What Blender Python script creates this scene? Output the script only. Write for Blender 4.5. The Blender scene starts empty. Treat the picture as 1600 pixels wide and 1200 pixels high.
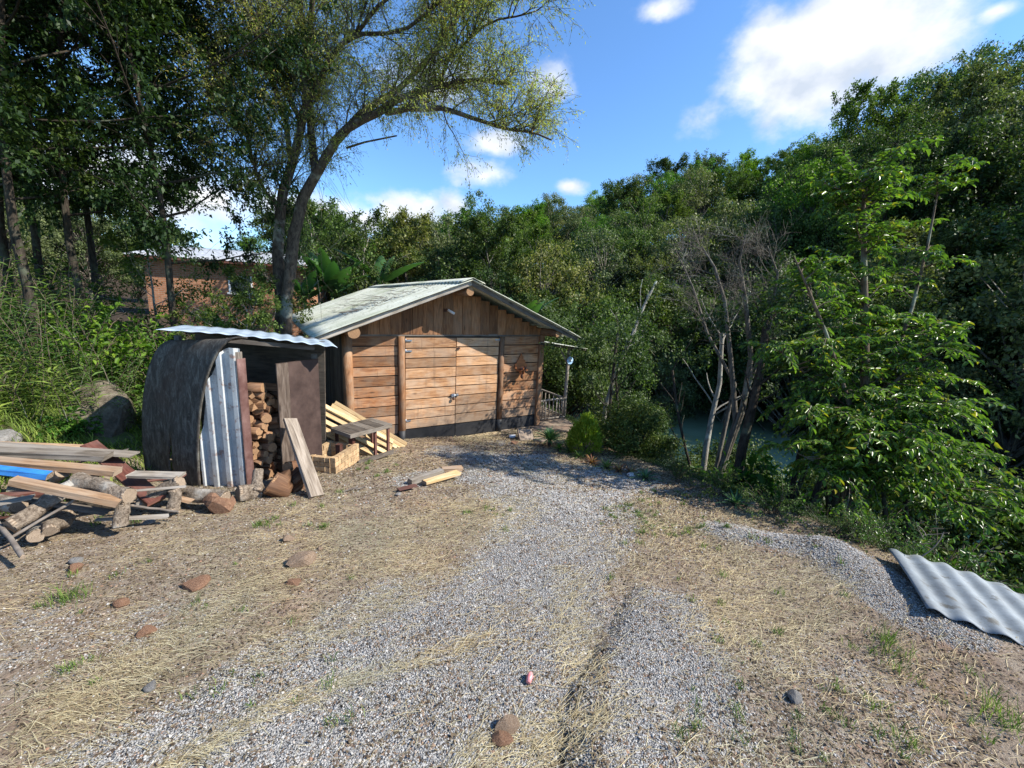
import bpy, math, random
import numpy as np
from mathutils import Vector, Matrix
R_ = math.radians
random.seed(7)
C = bpy.context.scene
COL = C.collection

# ------------------------------------------------------------------ camera
PITCH, ROLL, FPX, EYE = .191, .0472, 632.3, 1.6
def _cam():
    f = np.array([0, math.cos(PITCH), -math.sin(PITCH)]); r = np.array([1., 0, 0]); u = np.cross(r, f)
    r2 = r*math.cos(ROLL)+u*math.sin(ROLL); return r2, np.cross(r2, f), f
CR, CU, CF = _cam()
cd = bpy.data.cameras.new('camera'); cam = bpy.data.objects.new('camera', cd); COL.objects.link(cam)
cd.sensor_width = 36; cd.lens = FPX/1600*36; cd.clip_end = 2000; cd.clip_start = .05
cam.matrix_world = Matrix(((CR[0], CU[0], -CF[0], 0), (CR[1], CU[1], -CF[1], 0), (CR[2], CU[2], -CF[2], EYE), (0, 0, 0, 1)))
C.camera = cam
def ray(x, y): return CF+CR*(x-800)/FPX-CU*(y-600)/FPX
def at(x, y, Y):                       # a photograph pixel at forward distance Y
    d = ray(x, y); return d*(Y/d[1])+np.array([0, 0, EYE])

# ------------------------------------------------------------------ light
SUN = np.array([1.02, -.17, .88]); SUN /= np.linalg.norm(SUN)
sl = bpy.data.lights.new('sun', 'SUN'); sl.energy = 4.3; sl.angle = R_(.5); sl.color = (1, .95, .86)
so = bpy.data.objects.new('sun', sl); COL.objects.link(so)
so.rotation_euler = Vector(SUN).to_track_quat('Z', 'Y').to_euler()
W = bpy.data.worlds.new('World'); C.world = W; W.use_nodes = True
nt = W.node_tree; nt.nodes.clear()
def wn(t, **k):
    n = nt.nodes.new(t)
    for a, b in k.items(): setattr(n, a, b)
    return n
def wl(a, b): nt.links.new(a, b)
sky = wn('ShaderNodeTexSky', sky_type='NISHITA', sun_disc=False, sun_elevation=math.asin(SUN[2]),
         sun_rotation=math.atan2(SUN[0], SUN[1]), altitude=500, air_density=1.0, dust_density=.4, ozone_density=2.5)
tc = wn('ShaderNodeTexCoord')
def wm(op, a, b=None, c=None, clamp=False):
    n = wn('ShaderNodeMath', operation=op, use_clamp=clamp)
    for i, v in enumerate((a, b, c)):
        if v is None: continue
        if isinstance(v, (int, float)): n.inputs[i].default_value = v
        else: wl(v, n.inputs[i])
    return n.outputs[0]
BLOBS = [(1290, 85, 190, 115, 1.2), (1370, 75, 100, 105, 1.0), (1200, 65, 100, 75, .9), (1110, 182, 85, 45, .62), (1030, 15, 70, 25, .6), (1560, 18, 44, 18, .6),
         (755, 272, 85, 38, .7), (715, 322, 60, 34, .75), (890, 292, 48, 20, .85), (860, 140, 60, 60, .7), (770, 220, 100, 34, .75),
         (640, 330, 110, 46, .9), (500, 330, 200, 50, .8), (230, 300, 260, 90, .9), (680, 130, 140, 60, .5)]
tot = None
for (x, y, rx, ry, s) in BLOBS:
    d = ray(x, y); n0 = np.linalg.norm(d); c = d/n0
    sd = np.cross(c, [0, 0, 1]); sd /= np.linalg.norm(sd); up = np.cross(sd, c)
    a = FPX*n0**.35
    bm = wn('ShaderNodeMapping', vector_type='TEXTURE'); wl(tc.outputs['Generated'], bm.inputs[0])
    bm.inputs['Location'].default_value = tuple(c); bm.inputs['Scale'].default_value = (rx*.74/a, 1, ry*.78/a)
    bm.inputs['Rotation'].default_value = Matrix(((sd[0], c[0], up[0]), (sd[1], c[1], up[1]), (sd[2], c[2], up[2]))).to_euler('XYZ')
    ln = wn('ShaderNodeVectorMath', operation='LENGTH'); wl(bm.outputs[0], ln.inputs[0])
    m = wm('MULTIPLY_ADD', ln.outputs['Value'], -s*1.5, 1.2*s*1.5)
    tot = m if tot is None else wm('MAXIMUM', tot, m)
tot = wm('MAXIMUM', tot, 0.0)
mp = wn('ShaderNodeMapping'); mp.inputs['Scale'].default_value = (1, 1, 1.5); mp.inputs['Location'].default_value = (3.7, 1.2, 5.1); wl(tc.outputs['Generated'], mp.inputs[0])
nz = wn('ShaderNodeTexNoise'); nz.inputs['Scale'].default_value = 8; nz.inputs['Detail'].default_value = 9; nz.inputs['Roughness'].default_value = .58; wl(mp.outputs[0], nz.inputs[0])
dens = wm('ADD', tot, wm('MULTIPLY', wm('SUBTRACT', nz.outputs[0], .5), 2.3))
mr = wn('ShaderNodeMapRange', interpolation_type='SMOOTHSTEP'); wl(dens, mr.inputs[0])
mr.inputs[1].default_value = .3; mr.inputs[2].default_value = 1.25
cmask = wm('MULTIPLY', mr.outputs[0], wm('GREATER_THAN', tot, 0.001))
nz2 = wn('ShaderNodeTexNoise'); nz2.inputs['Scale'].default_value = 9; nz2.inputs['Detail'].default_value = 5; wl(mp.outputs[0], nz2.inputs[0])
cr = wn('ShaderNodeValToRGB'); wl(nz2.outputs[0], cr.inputs[0])
cr.color_ramp.elements[0].position = .36; cr.color_ramp.elements[0].color = (2.7, 3.05, 3.6, 1)
cr.color_ramp.elements[1].position = .62; cr.color_ramp.elements[1].color = (4.7, 4.75, 4.85, 1)
tint = wn('ShaderNodeMixRGB', blend_type='MULTIPLY'); tint.inputs[0].default_value = 1; wl(sky.outputs[0], tint.inputs[1]); tint.inputs[2].default_value = (.66, .90, 1.10, 1)
mx = wn('ShaderNodeMixRGB'); wl(cmask, mx.inputs[0]); wl(tint.outputs[0], mx.inputs[1]); wl(cr.outputs[0], mx.inputs[2])
bg = wn('ShaderNodeBackground'); bg.inputs[1].default_value = .13; wl(mx.outputs[0], bg.inputs[0])
wo = wn('ShaderNodeOutputWorld'); wl(bg.outputs[0], wo.inputs[0])
C.view_settings.view_transform = 'Standard'; C.view_settings.look = 'None'; C.view_settings.gamma = 1
C.view_settings.exposure = 1.0
C.cycles.max_bounces = 6; C.cycles.diffuse_bounces = 3; C.cycles.glossy_bounces = 2; C.cycles.transmission_bounces = 3; C.cycles.transparent_max_bounces = 6
C.cycles.use_fast_gi = False; C.cycles.sample_clamp_indirect = 6

# ------------------------------------------------------------------ node materials
class Mat:
    def __init__(s, name):
        s.m = bpy.data.materials.new(name); s.m.use_nodes = True; s.t = s.m.node_tree; s.t.nodes.clear()
        s.out = s.n('ShaderNodeOutputMaterial')
    def n(s, t, **k):
        n = s.t.nodes.new(t)
        for a, b in k.items(): setattr(n, a, b)
        return n
    def l(s, a, b): s.t.links.new(a, b)
    def set(s, sock, v):
        if isinstance(v, (int, float)): sock.default_value = v
        elif isinstance(v, tuple): sock.default_value = (v+(1,) if len(v) == 3 and len(sock.default_value) == 4 else v)
        else: s.l(v, sock)
    def math(s, op, a, b=0., clamp=False):
        n = s.n('ShaderNodeMath', operation=op, use_clamp=clamp); s.set(n.inputs[0], a); s.set(n.inputs[1], b); return n.outputs[0]
    def mix(s, f, a, b, mode='MIX'):
        n = s.n('ShaderNodeMixRGB', blend_type=mode); s.set(n.inputs[0], f); s.set(n.inputs[1], a); s.set(n.inputs[2], b); return n.outputs[0]
    def coord(s, kind='Object', scale=(1, 1, 1)):
        t = s.n('ShaderNodeTexCoord'); mp = s.n('ShaderNodeMapping'); s.l(t.outputs[kind], mp.inputs[0]); mp.inputs['Scale'].default_value = scale; return mp.outputs[0]
    def noise(s, vec, scale, detail=4, rough=.55, dist=0.):
        n = s.n('ShaderNodeTexNoise'); s.l(vec, n.inputs[0]); n.inputs['Scale'].default_value = scale; n.inputs['Detail'].default_value = detail
        n.inputs['Roughness'].default_value = rough; n.inputs['Distortion'].default_value = dist; return n.outputs[0]
    def voro(s, vec, scale, feature='F1', out='Distance', rnd=1.):
        n = s.n('ShaderNodeTexVoronoi', feature=feature); s.l(vec, n.inputs[0]); n.inputs['Scale'].default_value = scale; n.inputs['Randomness'].default_value = rnd; return n.outputs[out]
    def ramp(s, f, stops):
        n = s.n('ShaderNodeValToRGB'); s.l(f, n.inputs[0]); e = n.color_ramp.elements
        while len(e) < len(stops): e.new(.5)
        for i, (p, c) in enumerate(stops):
            e[i].position = p; e[i].color = (c if len(c) == 4 else tuple(c)+(1,)) if isinstance(c, tuple) else (c, c, c, 1)
        return n.outputs[0]
    def attr(s, name, out='Fac'):
        n = s.n('ShaderNodeAttribute', attribute_name=name); return n.outputs[out]
    def step(s, v, a, b):
        n = s.n('ShaderNodeMapRange', interpolation_type='SMOOTHSTEP'); s.set(n.inputs[0], v); n.inputs[1].default_value = a; n.inputs[2].default_value = b; return n.outputs[0]
    def bump(s, h, strength=.5, dist=.01, nrm=None):
        n = s.n('ShaderNodeBump'); n.inputs['Strength'].default_value = strength; n.inputs['Distance'].default_value = dist; s.l(h, n.inputs['Height'])
        if nrm is not None: s.l(nrm, n.inputs['Normal'])
        return n.outputs[0]
    def pbr(s, col, rough=.7, nrm=None, metal=0., spec=.4, finish=True):
        p = s.n('ShaderNodeBsdfPrincipled'); s.set(p.inputs['Base Color'], col); s.set(p.inputs['Roughness'], rough); s.set(p.inputs['Metallic'], metal)
        p.inputs['Specular IOR Level'].default_value = spec
        if nrm is not None: s.l(nrm, p.inputs['Normal'])
        if finish: s.l(p.outputs[0], s.out.inputs[0])
        return p.outputs[0]

def wood(name, dark, mid, light, grain=26, grey=None, greyamt=.5, rough=.75, fig=1.2, splash=0.):
    """boards: u of the UV runs along the grain"""
    M = Mat(name); uv = M.coord('UV', (1, 1, 1)); r = M.attr('rnd')
    off = M.n('ShaderNodeCombineXYZ'); M.l(M.math('MULTIPLY', r, 37.), off.inputs[0]); M.l(M.math('MULTIPLY', r, 91.), off.inputs[1])
    ad = M.n('ShaderNodeVectorMath', operation='ADD'); M.l(uv, ad.inputs[0]); M.l(off.outputs[0], ad.inputs[1])
    mp = M.n('ShaderNodeMapping'); M.l(ad.outputs[0], mp.inputs[0]); mp.inputs['Scale'].default_value = (fig, 9, 1)
    mg = M.n('ShaderNodeMapping'); M.l(ad.outputs[0], mg.inputs[0]); mg.inputs['Scale'].default_value = (3, grain*4, 1)
    figure = M.noise(mp.outputs[0], 1.6, 5, .6, 1.6); fine = M.noise(mg.outputs[0], 1, 3, .7)
    blot = M.noise(ad.outputs[0], 3.1, 4, .6)
    c = M.ramp(figure, [(.3, dark), (.5, mid), (.72, light)])
    c = M.mix(.75, c, M.ramp(fine, [(.25, (.45, .42, .4)), (.6, (1.1, 1.1, 1.1))]), 'MULTIPLY')
    mk = M.n('ShaderNodeMapping'); M.l(ad.outputs[0], mk.inputs[0]); mk.inputs['Scale'].default_value = (2.2, 7, 1)
    knot = M.voro(mk.outputs[0], 1.0)
    c = M.mix(M.math('MULTIPLY', M.step(knot, .17, .04), .8), c, tuple(v*.35 for v in dark))
    if grey: c = M.mix(M.math('MULTIPLY', M.step(blot, .35, .7), greyamt), c, grey)
    c = M.mix(1., c, M.ramp(r, [(0, (.5, .47, .44)), (.5, (.9, .87, .84)), (1, (1.22, 1.2, 1.16))]), 'MULTIPLY')
    if splash:
        oc = M.n('ShaderNodeTexCoord'); sx = M.n('ShaderNodeSeparateXYZ'); M.l(oc.outputs['Object'], sx.inputs[0]); nn = M.noise(oc.outputs['Object'], 3.5, 6, .7)
        lvl = M.math('ADD', sx.outputs[2], M.math('MULTIPLY', nn, -1.5)); c = M.mix(M.math('MULTIPLY', M.step(lvl, .15, -.55), splash), c, (.30, .235, .17))
        st = M.n('ShaderNodeMapping'); M.l(oc.outputs['Object'], st.inputs[0]); st.inputs['Scale'].default_value = (9, 9, .7); sn = M.noise(st.outputs[0], 1.3, 5, .7)
        c = M.mix(M.math('MULTIPLY', M.step(sn, .56, .72), .45), c, (.13, .085, .055))
    M.pbr(c, rough, M.bump(M.math('ADD', fine, figure), .45, .004), spec=.25); return M.m

def plain(name, a, b, scale=6, rough=.7, metal=0., bump=.3, bd=.005, spec=.4, detail=6):
    M = Mat(name); v = M.coord('Object'); n = M.noise(v, scale, detail, .65); n2 = M.noise(v, scale*7, 3, .6)
    c = M.ramp(n, [(.3, a), (.7, b)]); r = M.attr('rnd')
    c = M.mix(1., c, M.ramp(r, [(0, (.75, .75, .75)), (1, (1.2, 1.2, 1.2))]), 'MULTIPLY')
    M.pbr(c, rough, M.bump(M.math('ADD', n, n2), bump, bd), metal, spec); return M.m

def leaf(name, dark, mid, light, trans=.3, rough=.45, odd=None):
    M = Mat(name); r = M.attr('rnd')
    oi = M.n('ShaderNodeObjectInfo'); big = M.noise(M.coord('Object'), .9, 2)
    st = [(0, dark), (.5, mid), (.93, light)]
    if odd: st.append((.97, odd))
    c = M.ramp(r, st)
    c = M.mix(1., c, M.ramp(big, [(.3, (.72, .78, .8)), (.7, (1.22, 1.15, 1.0))]), 'MULTIPLY')
    c = M.mix(1., c, M.ramp(oi.outputs['Random'], [(0, (.7, .82, .85)), (.5, (1, 1, 1)), (1, (1.3, 1.15, .8))]), 'MULTIPLY')
    p = M.pbr(c, rough+.08, spec=.22, finish=False)
    t = M.n('ShaderNodeBsdfTranslucent'); M.l(M.mix(1., c, (1.2, 1.5, .6), 'MULTIPLY'), t.inputs[0])
    x = M.n('ShaderNodeMixShader'); x.inputs[0].default_value = trans; M.l(p, x.inputs[1]); M.l(t.outputs[0], x.inputs[2]); M.l(x.outputs[0], M.out.inputs[0]); return M.m

def bark(name, a, b, lichen=None, sc=(9, 9, 1.6)):
    M = Mat(name); v = M.coord('Object', sc); n = M.noise(v, 3.2, 6, .7, .6); n2 = M.noise(M.coord('Object'), 2.1, 4, .6)
    c = M.ramp(n, [(.35, a), (.65, b)])
    if lichen: c = M.mix(M.step(n2, .52, .66), c, lichen)
    M.pbr(c, .9, M.bump(n, .8, .02), spec=.15); return M.m

def endgrain(name, a, b):
    M = Mat(name); uv = M.coord('UV'); n = M.n('ShaderNodeTexWave', wave_type='RINGS', rings_direction='Z'); M.l(uv, n.inputs[0])
    n.inputs['Scale'].default_value = 14; n.inputs['Distortion'].default_value = 3; n.inputs['Detail'].default_value = 3; n.inputs['Detail Scale'].default_value = 2
    c = M.mix(.8, M.ramp(n.outputs[0], [(0, a), (1, b)]), M.ramp(M.noise(uv, 9, 4), [(.3, (.7, .68, .66)), (.7, (1.1, 1.08, 1.05))]), 'MULTIPLY')
    M.pbr(c, .85, spec=.2); return M.m

# house timber
m_wall = wood('wall_boards', (.20, .078, .033), (.45, .205, .088), (.62, .34, .165), 24, (.42, .33, .24), .55, splash=.6)
m_door = wood('door_boards', (.22, .10, .045), (.45, .24, .115), (.62, .38, .21), 24, (.48, .37, .27), .55, splash=.6)
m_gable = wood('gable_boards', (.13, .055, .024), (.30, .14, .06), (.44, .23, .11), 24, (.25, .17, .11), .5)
m_post = wood('post_wood', (.11, .05, .025), (.23, .11, .05), (.34, .18, .09), 20, (.28, .22, .16), .5)
m_greyw = wood('weathered_wood', (.14, .115, .09), (.30, .26, .21), (.48, .44, .37), 30, (.42, .40, .37), .6)
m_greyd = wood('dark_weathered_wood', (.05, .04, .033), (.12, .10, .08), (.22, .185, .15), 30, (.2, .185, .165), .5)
m_pale = wood('pale_fresh_wood', (.36, .22, .10), (.58, .41, .20), (.70, .55, .31), 26, (.5, .42, .3), .4)
m_tan = wood('tan_plank_wood', (.26, .15, .08), (.45, .29, .17), (.58, .43, .29), 30, (.45, .40, .34), .5)
m_redw = wood('red_brown_plank', (.06, .022, .016), (.15, .055, .04), (.2, .085, .06), 30, (.19, .14, .12), .4)
m_fire = wood('firewood_split', (.10, .045, .022), (.22, .11, .055), (.38, .22, .12), 20, (.2, .14, .10), .5)
m_end = endgrain('cut_end_wood', (.20, .10, .05), (.42, .26, .14)); m_endg = endgrain('old_cut_end', (.18, .13, .09), (.38, .30, .22))
m_bitumen = plain('black_skirting_paint', (.012, .013, .015), (.03, .03, .032), 5, .6, 0, .3)
m_blue = plain('blue_paint', (.02, .12, .36), (.04, .22, .52), 9, .5, 0, .3)
m_steel = plain('dull_steel', (.25, .27, .3), (.45, .48, .52), 20, .4, .8)
m_rust = plain('rusty_iron', (.05, .025, .018), (.15, .07, .045), 18, .8, .3)
m_white = plain('white_plastic', (.7, .7, .68), (.82, .82, .8), 10, .4)
m_stone = plain('tan_stone', (.22, .14, .09), (.46, .34, .24), 9, .9, 0, .8, .01, .2)
m_orange = plain('orange_stone', (.20, .095, .055), (.44, .26, .16), 9, .9, 0, .8, .01, .2)
m_grey = plain('grey_stone', (.22, .2, .18), (.42, .4, .37), 9, .9, 0, .8, .01, .2)
m_bark = bark('bark_brown', (.05, .036, .025), (.19, .145, .105), (.22, .23, .17))
m_barkd = bark('bark_dark', (.018, .014, .011), (.075, .06, .045), (.10, .11, .075))
m_barkw = bark('bark_rough_dark_brown', (.028, .021, .016), (.12, .095, .072), (.23, .235, .19), (6, 6, 2.2))
m_barkm = bark('bark_middle_grey', (.06, .05, .04), (.20, .175, .145), (.26, .26, .21))
m_barkg = bark('bark_pale', (.14, .125, .10), (.36, .33, .28), (.42, .43, .36))
m_oldlog = bark('old_log_bark', (.07, .05, .035), (.30, .24, .18), (.40, .37, .32), (14, 14, 14))
m_twig = plain('dry_twig', (.12, .095, .075), (.26, .22, .18), 9, .9)

# foliage
L_dark = leaf('leaf_dark', (.028, .048, .015), (.056, .088, .027), (.105, .15, .045), .27, .42)
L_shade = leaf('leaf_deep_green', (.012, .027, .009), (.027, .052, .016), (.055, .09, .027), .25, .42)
L_mid = leaf('leaf_mid', (.042, .07, .02), (.085, .135, .034), (.14, .20, .05), .3)
L_olive = leaf('leaf_olive', (.065, .08, .034), (.125, .145, .06), (.20, .22, .09), .3)
L_bright = leaf('leaf_bright', (.045, .10, .014), (.085, .18, .024), (.16, .27, .04), .38)
L_willow = leaf('leaf_willow', (.15, .185, .07), (.26, .30, .12), (.40, .43, .19), .5, .5, (.32, .22, .05))
L_lime = leaf('leaf_lime', (.18, .23, .02), (.32, .38, .035), (.44, .48, .06), .3)
L_near = leaf('leaf_glossy', (.036, .08, .020), (.075, .145, .036), (.145, .25, .06), .34, .2, (.24, .24, .04))
L_weed = leaf('leaf_weed', (.05, .09, .026), (.10, .17, .048), (.17, .25, .075), .32)
L_banana = leaf('leaf_banana', (.03, .075, .028), (.06, .13, .045), (.10, .19, .07), .3, .45)
L_red = leaf('leaf_bromeliad', (.12, .07, .045), (.28, .12, .08), (.36, .24, .10), .3)
L_yucca = leaf('leaf_yucca', (.04, .09, .04), (.08, .16, .07), (.15, .25, .11), .2)
L_straw = leaf('dry_straw', (.19, .14, .08), (.45, .36, .22), (.68, .58, .39), .15, .7)
L_grass = leaf('short_grass', (.06, .10, .02), (.12, .19, .035), (.23, .30, .07), .3, .6)
L_litter = leaf('brown_litter', (.05, .033, .022), (.14, .095, .062), (.3, .22, .14), .15, .7)

# ------------------------------------------------------------------ terrain
def ss(t): t = np.clip(t, 0, 1); return t*t*(3-2*t)
def edge_x(y): return np.interp(y, [-60, -2, 2.2, 3.2, 3.9, 4.8, 7.6, 9.3, 12, 16, 20, 30], [3.1, 3.1, 3.3, 3.5, 3.45, 3.0, 1.9, 1.7, .4, -.5, -1, -2])
def segd(x, y, a, b):
    ax, ay = a; bx, by = b; vx, vy = bx-ax, by-ay; t = np.clip(((x-ax)*vx+(y-ay)*vy)/(vx*vx+vy*vy), 0, 1); return np.hypot(x-ax-t*vx, y-ay-t*vy), t
def wob(x, y, s):   # cheap smooth noise
    return (np.sin(x*1.7*s+1.3*np.sin(y*1.1*s))+np.sin(y*2.1*s+1.7*np.sin(x*.9*s+2))+.6*np.sin((x+y)*3.3*s+np.sin((x-y)*2.7*s)))/2.6
def zp(px, py):     # pixel on the sloping yard
    d = ray(px, py); t = -EYE/(d[2]+.143*d[1]); return (d[0]*t, d[1]*t)
BERM = [zp(1140, 838), zp(1290, 868), zp(1455, 975)]
GUL = [zp(985, 925), zp(955, 990), zp(905, 1075), zp(880, 1180)]
def zg(x, y):
    x = np.asarray(x, float); y = np.asarray(y, float)
    z = np.where(y < 8.3, -.143*y, -1.187-.0*(y-8.3)); z = np.where(y < -3, .43, z)
    s = -(x+4.3)-np.maximum(0, y-5.5)*.55
    z = z+1.75*ss(s/4.2)+.6*ss((s-5)/12)
    d = x-edge_x(y)
    z = z-np.where(d > 0, .74*d*ss(d/1.1)**.6, 0); z = z+.03*np.exp(-(d/.5)**2)
    z = np.maximum(z, -4.5)
    D = np.hypot(x, y); az = np.degrees(np.arctan2(x, y))
    B = np.interp(az, [-180, -60, -25, 0, 10, 26, 50, 70, 80, 100], [60, 40, 24, 18, 18.5, 21, 20, 24, 34, 60])
    crest = np.interp(az, [-90, -60, -35, -20, 0, 9, 25, 40, 52, 70, 80, 92, 120], [2, 9, 4, 2.2, 4.9, 7.2, 9.5, 11.5, 13, 12, 4, -3, -3])
    h = -4.5+(crest+4.5)*ss((D-B)/28)**.9+.5*wob(x, y, .12)*ss((D-B)/10)
    h = h*ss(1-(D-70)/120)+(-2)*(1-ss(1-(D-70)/120))
    z = np.where(D > B, np.maximum(z, h), z)
    near = ss(1-(D-9)/5)
    z = z+near*(.018*wob(x, y, 1.3)+.008*wob(x+5, y-3, 4.2)+.004*wob(x-2, y+9, 11))
    for i in (0, 1):
        q, t = segd(x, y, BERM[i], BERM[i+1]); z = z+.08*np.exp(-(q/.26)**2)*(1 if i == 0 else .9)
    # eroded scarp: the right-hand track stands higher than the strip left of it
    gy = [p[1] for p in GUL][::-1]; gx = [p[0] for p in GUL][::-1]
    e = np.interp(y, gy, gx)+.05*wob(x, y, 5)+.03*wob(x+3, y, 13); q = x-e
    on = ss((y-gy[0]+.6)/.6)*ss((gy[-1]+.25-y)/.4)
    z = z+on*(np.where(q > 0, .04*ss(q/.16)*np.exp(-(q/.9)**2), -.02*np.exp(-(q/.25)**2)))
    return z
def ground_hit(px, py):
    d = ray(px, py); o = np.array([0, 0, EYE]); t = np.concatenate([np.linspace(.8, 12, 1500), np.linspace(12, 70, 1500)])
    P = o+t[:, None]*d; k = np.argmax(P[:, 2] < zg(P[:, 0], P[:, 1])); return P[k]
def G(x, y): return float(zg(x, y))

# ------------------------------------------------------------------ object helpers
def link(o, parent=None, mats=None):
    COL.objects.link(o)
    if parent: o.parent = parent
    return o
def tag(o, label=None, cat=None, group=None, kind=None):
    if label: o['label'] = label
    if cat: o['category'] = cat
    if group: o['group'] = group
    if kind: o['kind'] = kind
    return o
def empty(name, loc, label, cat, group=None, rz=0):
    o = bpy.data.objects.new(name, None); o.location = tuple(float(v) for v in loc); o.rotation_euler = (0, 0, rz); o.empty_display_size = .1
    COL.objects.link(o); return tag(o, label, cat, group)
def copy_tree(o, parent=None):
    c = o.copy(); COL.objects.link(c)
    if parent: c.parent = parent
    for ch in list(o.children): copy_tree(ch, c)
    return c
def npmesh(name, V, F, mat, rnd=None, uv=None, smooth=False, mi=None):
    me = bpy.data.meshes.new(name); V = np.asarray(V, np.float32); F = np.asarray(F, np.int32); n, k = F.shape
    me.vertices.add(len(V)); me.vertices.foreach_set('co', V.ravel())
    me.loops.add(n*k); me.loops.foreach_set('vertex_index', F.ravel())
    me.polygons.add(n); me.polygons.foreach_set('loop_start', np.arange(0, n*k, k, dtype=np.int32)); me.polygons.foreach_set('loop_total', np.full(n, k, np.int32))
    for m in (mat if isinstance(mat, (list, tuple)) else [mat]): me.materials.append(m)
    if rnd is not None:
        a = me.attributes.new('rnd', 'FLOAT', 'FACE'); a.data.foreach_set('value', np.asarray(rnd, np.float32))
    if uv is not None:
        l = me.uv_layers.new(name='UVMap'); l.data.foreach_set('uv', np.asarray(uv, np.float32).ravel())
    if smooth: me.polygons.foreach_set('use_smooth', np.ones(n, bool))
    me.update(calc_edges=True); return me
def ob(name, me, parent=None, loc=(0, 0, 0)):
    o = bpy.data.objects.new(name, me); o.location = tuple(float(v) for v in loc); return link(o, parent)

class MB:
    def __init__(s): s.v = []; s.f = []; s.uv = []; s.r = []; s.mi = []; s.sm = []
    def face(s, idx, uv, r=.5, mi=0, smooth=False): s.f.append(tuple(idx)); s.uv.append(uv); s.r.append(r); s.mi.append(mi); s.sm.append(smooth)
    def hexa(s, P, L, w, h, r=None, mi=0, endmi=None):
        """P: 8 corners, first four at the start end, u along length"""
        b = len(s.v); s.v += [tuple(p) for p in P]; r = random.random() if r is None else r; e = mi if endmi is None else endmi
        for k, (i, j) in enumerate(((0, 1), (1, 2), (2, 3), (3, 0))):
            ww = w if k % 2 == 0 else h; o = k*.37
            s.face([b+i, b+4+i, b+4+j, b+j], [(0, o), (L, o), (L, o+ww), (0, o+ww)], r, mi)
        s.face([b+3, b+2, b+1, b], [(-w/2, -h/2), (w/2, -h/2), (w/2, h/2), (-w/2, h/2)], r, e); s.face([b+4, b+5, b+6, b+7], [(-w/2, -h/2), (w/2, -h/2), (w/2, h/2), (-w/2, h/2)], r, e)
    def bar(s, a, b, w, h, up=(0, 0, 1), r=None, mi=0, endmi=None, jit=0., taper=1.):
        a = np.array(a, float); b = np.array(b, float); d = b-a; L = np.linalg.norm(d); d /= L; up = np.array(up, float)
        x = np.cross(d, up); x /= np.linalg.norm(x)+1e-9; u = np.cross(x, d); P = []
        for p, k in ((a, 1.), (b, taper)):
            for sx, sz in ((-1, -1), (1, -1), (1, 1), (-1, 1)):
                P.append(p+x*sx*w/2*k+u*sz*h/2*k+(np.random.default_rng(len(s.v)+len(P)).normal(0, jit, 3) if jit else 0))
        s.hexa(P, L, w, h, r, mi, endmi)
    def box(s, lo, hi, axis=0, r=None, mi=0, endmi=None):
        """axis-aligned box, grain along axis"""
        lo = np.array(lo, float); hi = np.array(hi, float); c = (lo+hi)/2; a = c.copy(); b = c.copy(); a[axis] = lo[axis]; b[axis] = hi[axis]; z = hi-lo
        if axis == 2: s.bar(a, b, z[0], z[1], (0, 1, 0), r, mi, endmi)
        elif axis == 0: s.bar(a, b, z[1], z[2], (0, 0, 1), r, mi, endmi)
        else: s.bar(a, b, z[0], z[2], (0, 0, 1), r, mi, endmi)
    def tube(s, pts, rad, n=8, cap=True, r=None, mi=0, endmi=None, squash=1., wav=0., smooth=True, ph=None):
        pts = [np.array(p, float) for p in pts]; r = random.random() if r is None else r
        if isinstance(rad, (int, float)): rad = [rad]*len(pts)
        b = len(s.v); u = 0; us = []; ref = None; ph = random.random()*6 if ph is None else ph
        for i, p in enumerate(pts):
            d = pts[min(i+1, len(pts)-1)]-pts[max(i-1, 0)]; d = d/(np.linalg.norm(d)+1e-9)
            if ref is None: ref = np.cross(d, [0, 0, 1.] if abs(d[2]) < .9 else [1., 0, 0])
            x = ref-d*(ref@d); x /= np.linalg.norm(x)+1e-9; ref = x; y = np.cross(d, x)
            if i: u += np.linalg.norm(p-pts[i-1])
            us.append(u)
            for k in range(n):
                t = 2*math.pi*k/n; q = rad[i]*(1+wav*math.sin(3*t+ph)+wav*.7*math.sin(5*t+ph*2+i))
                s.v.append(tuple(p+x*math.cos(t)*q+y*math.sin(t)*q*squash))
        for i in range(len(pts)-1):
            for k in range(n):
                k2 = (k+1) % n; c0 = 2*math.pi*rad[i]/n
                s.face([b+i*n+k, b+i*n+k2, b+(i+1)*n+k2, b+(i+1)*n+k], [(us[i], k*c0), (us[i], (k+1)*c0), (us[i+1], (k+1)*c0), (us[i+1], k*c0)], r, mi, smooth)
        if cap:
            e = mi if endmi is None else endmi
            for i, rev in ((0, True), (len(pts)-1, False)):
                idx = [b+i*n+k for k in range(n)]; uv = [(rad[i]*math.cos(2*math.pi*k/n)*3, rad[i]*math.sin(2*math.pi*k/n)*3) for k in range(n)]
                s.face(idx[::-1] if rev else idx, uv[::-1] if rev else uv, r, e)
    def grid(s, fn, nu, nv, skip=None, r=.5, mi=0, us=1., vs=1., smooth=True):
        b = len(s.v)
        for j in range(nv+1):
            for i in range(nu+1): s.v.append(tuple(fn(i/nu, j/nv)))
        for j in range(nv):
            for i in range(nu):
                if skip and skip((i+.5)/nu, (j+.5)/nv): continue
                a = b+j*(nu+1)+i; s.face([a, a+1, a+nu+2, a+nu+1], [(i/nu*us, j/nv*vs), ((i+1)/nu*us, j/nv*vs), ((i+1)/nu*us, (j+1)/nv*vs), (i/nu*us, (j+1)/nv*vs)], r, mi, smooth)
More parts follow.
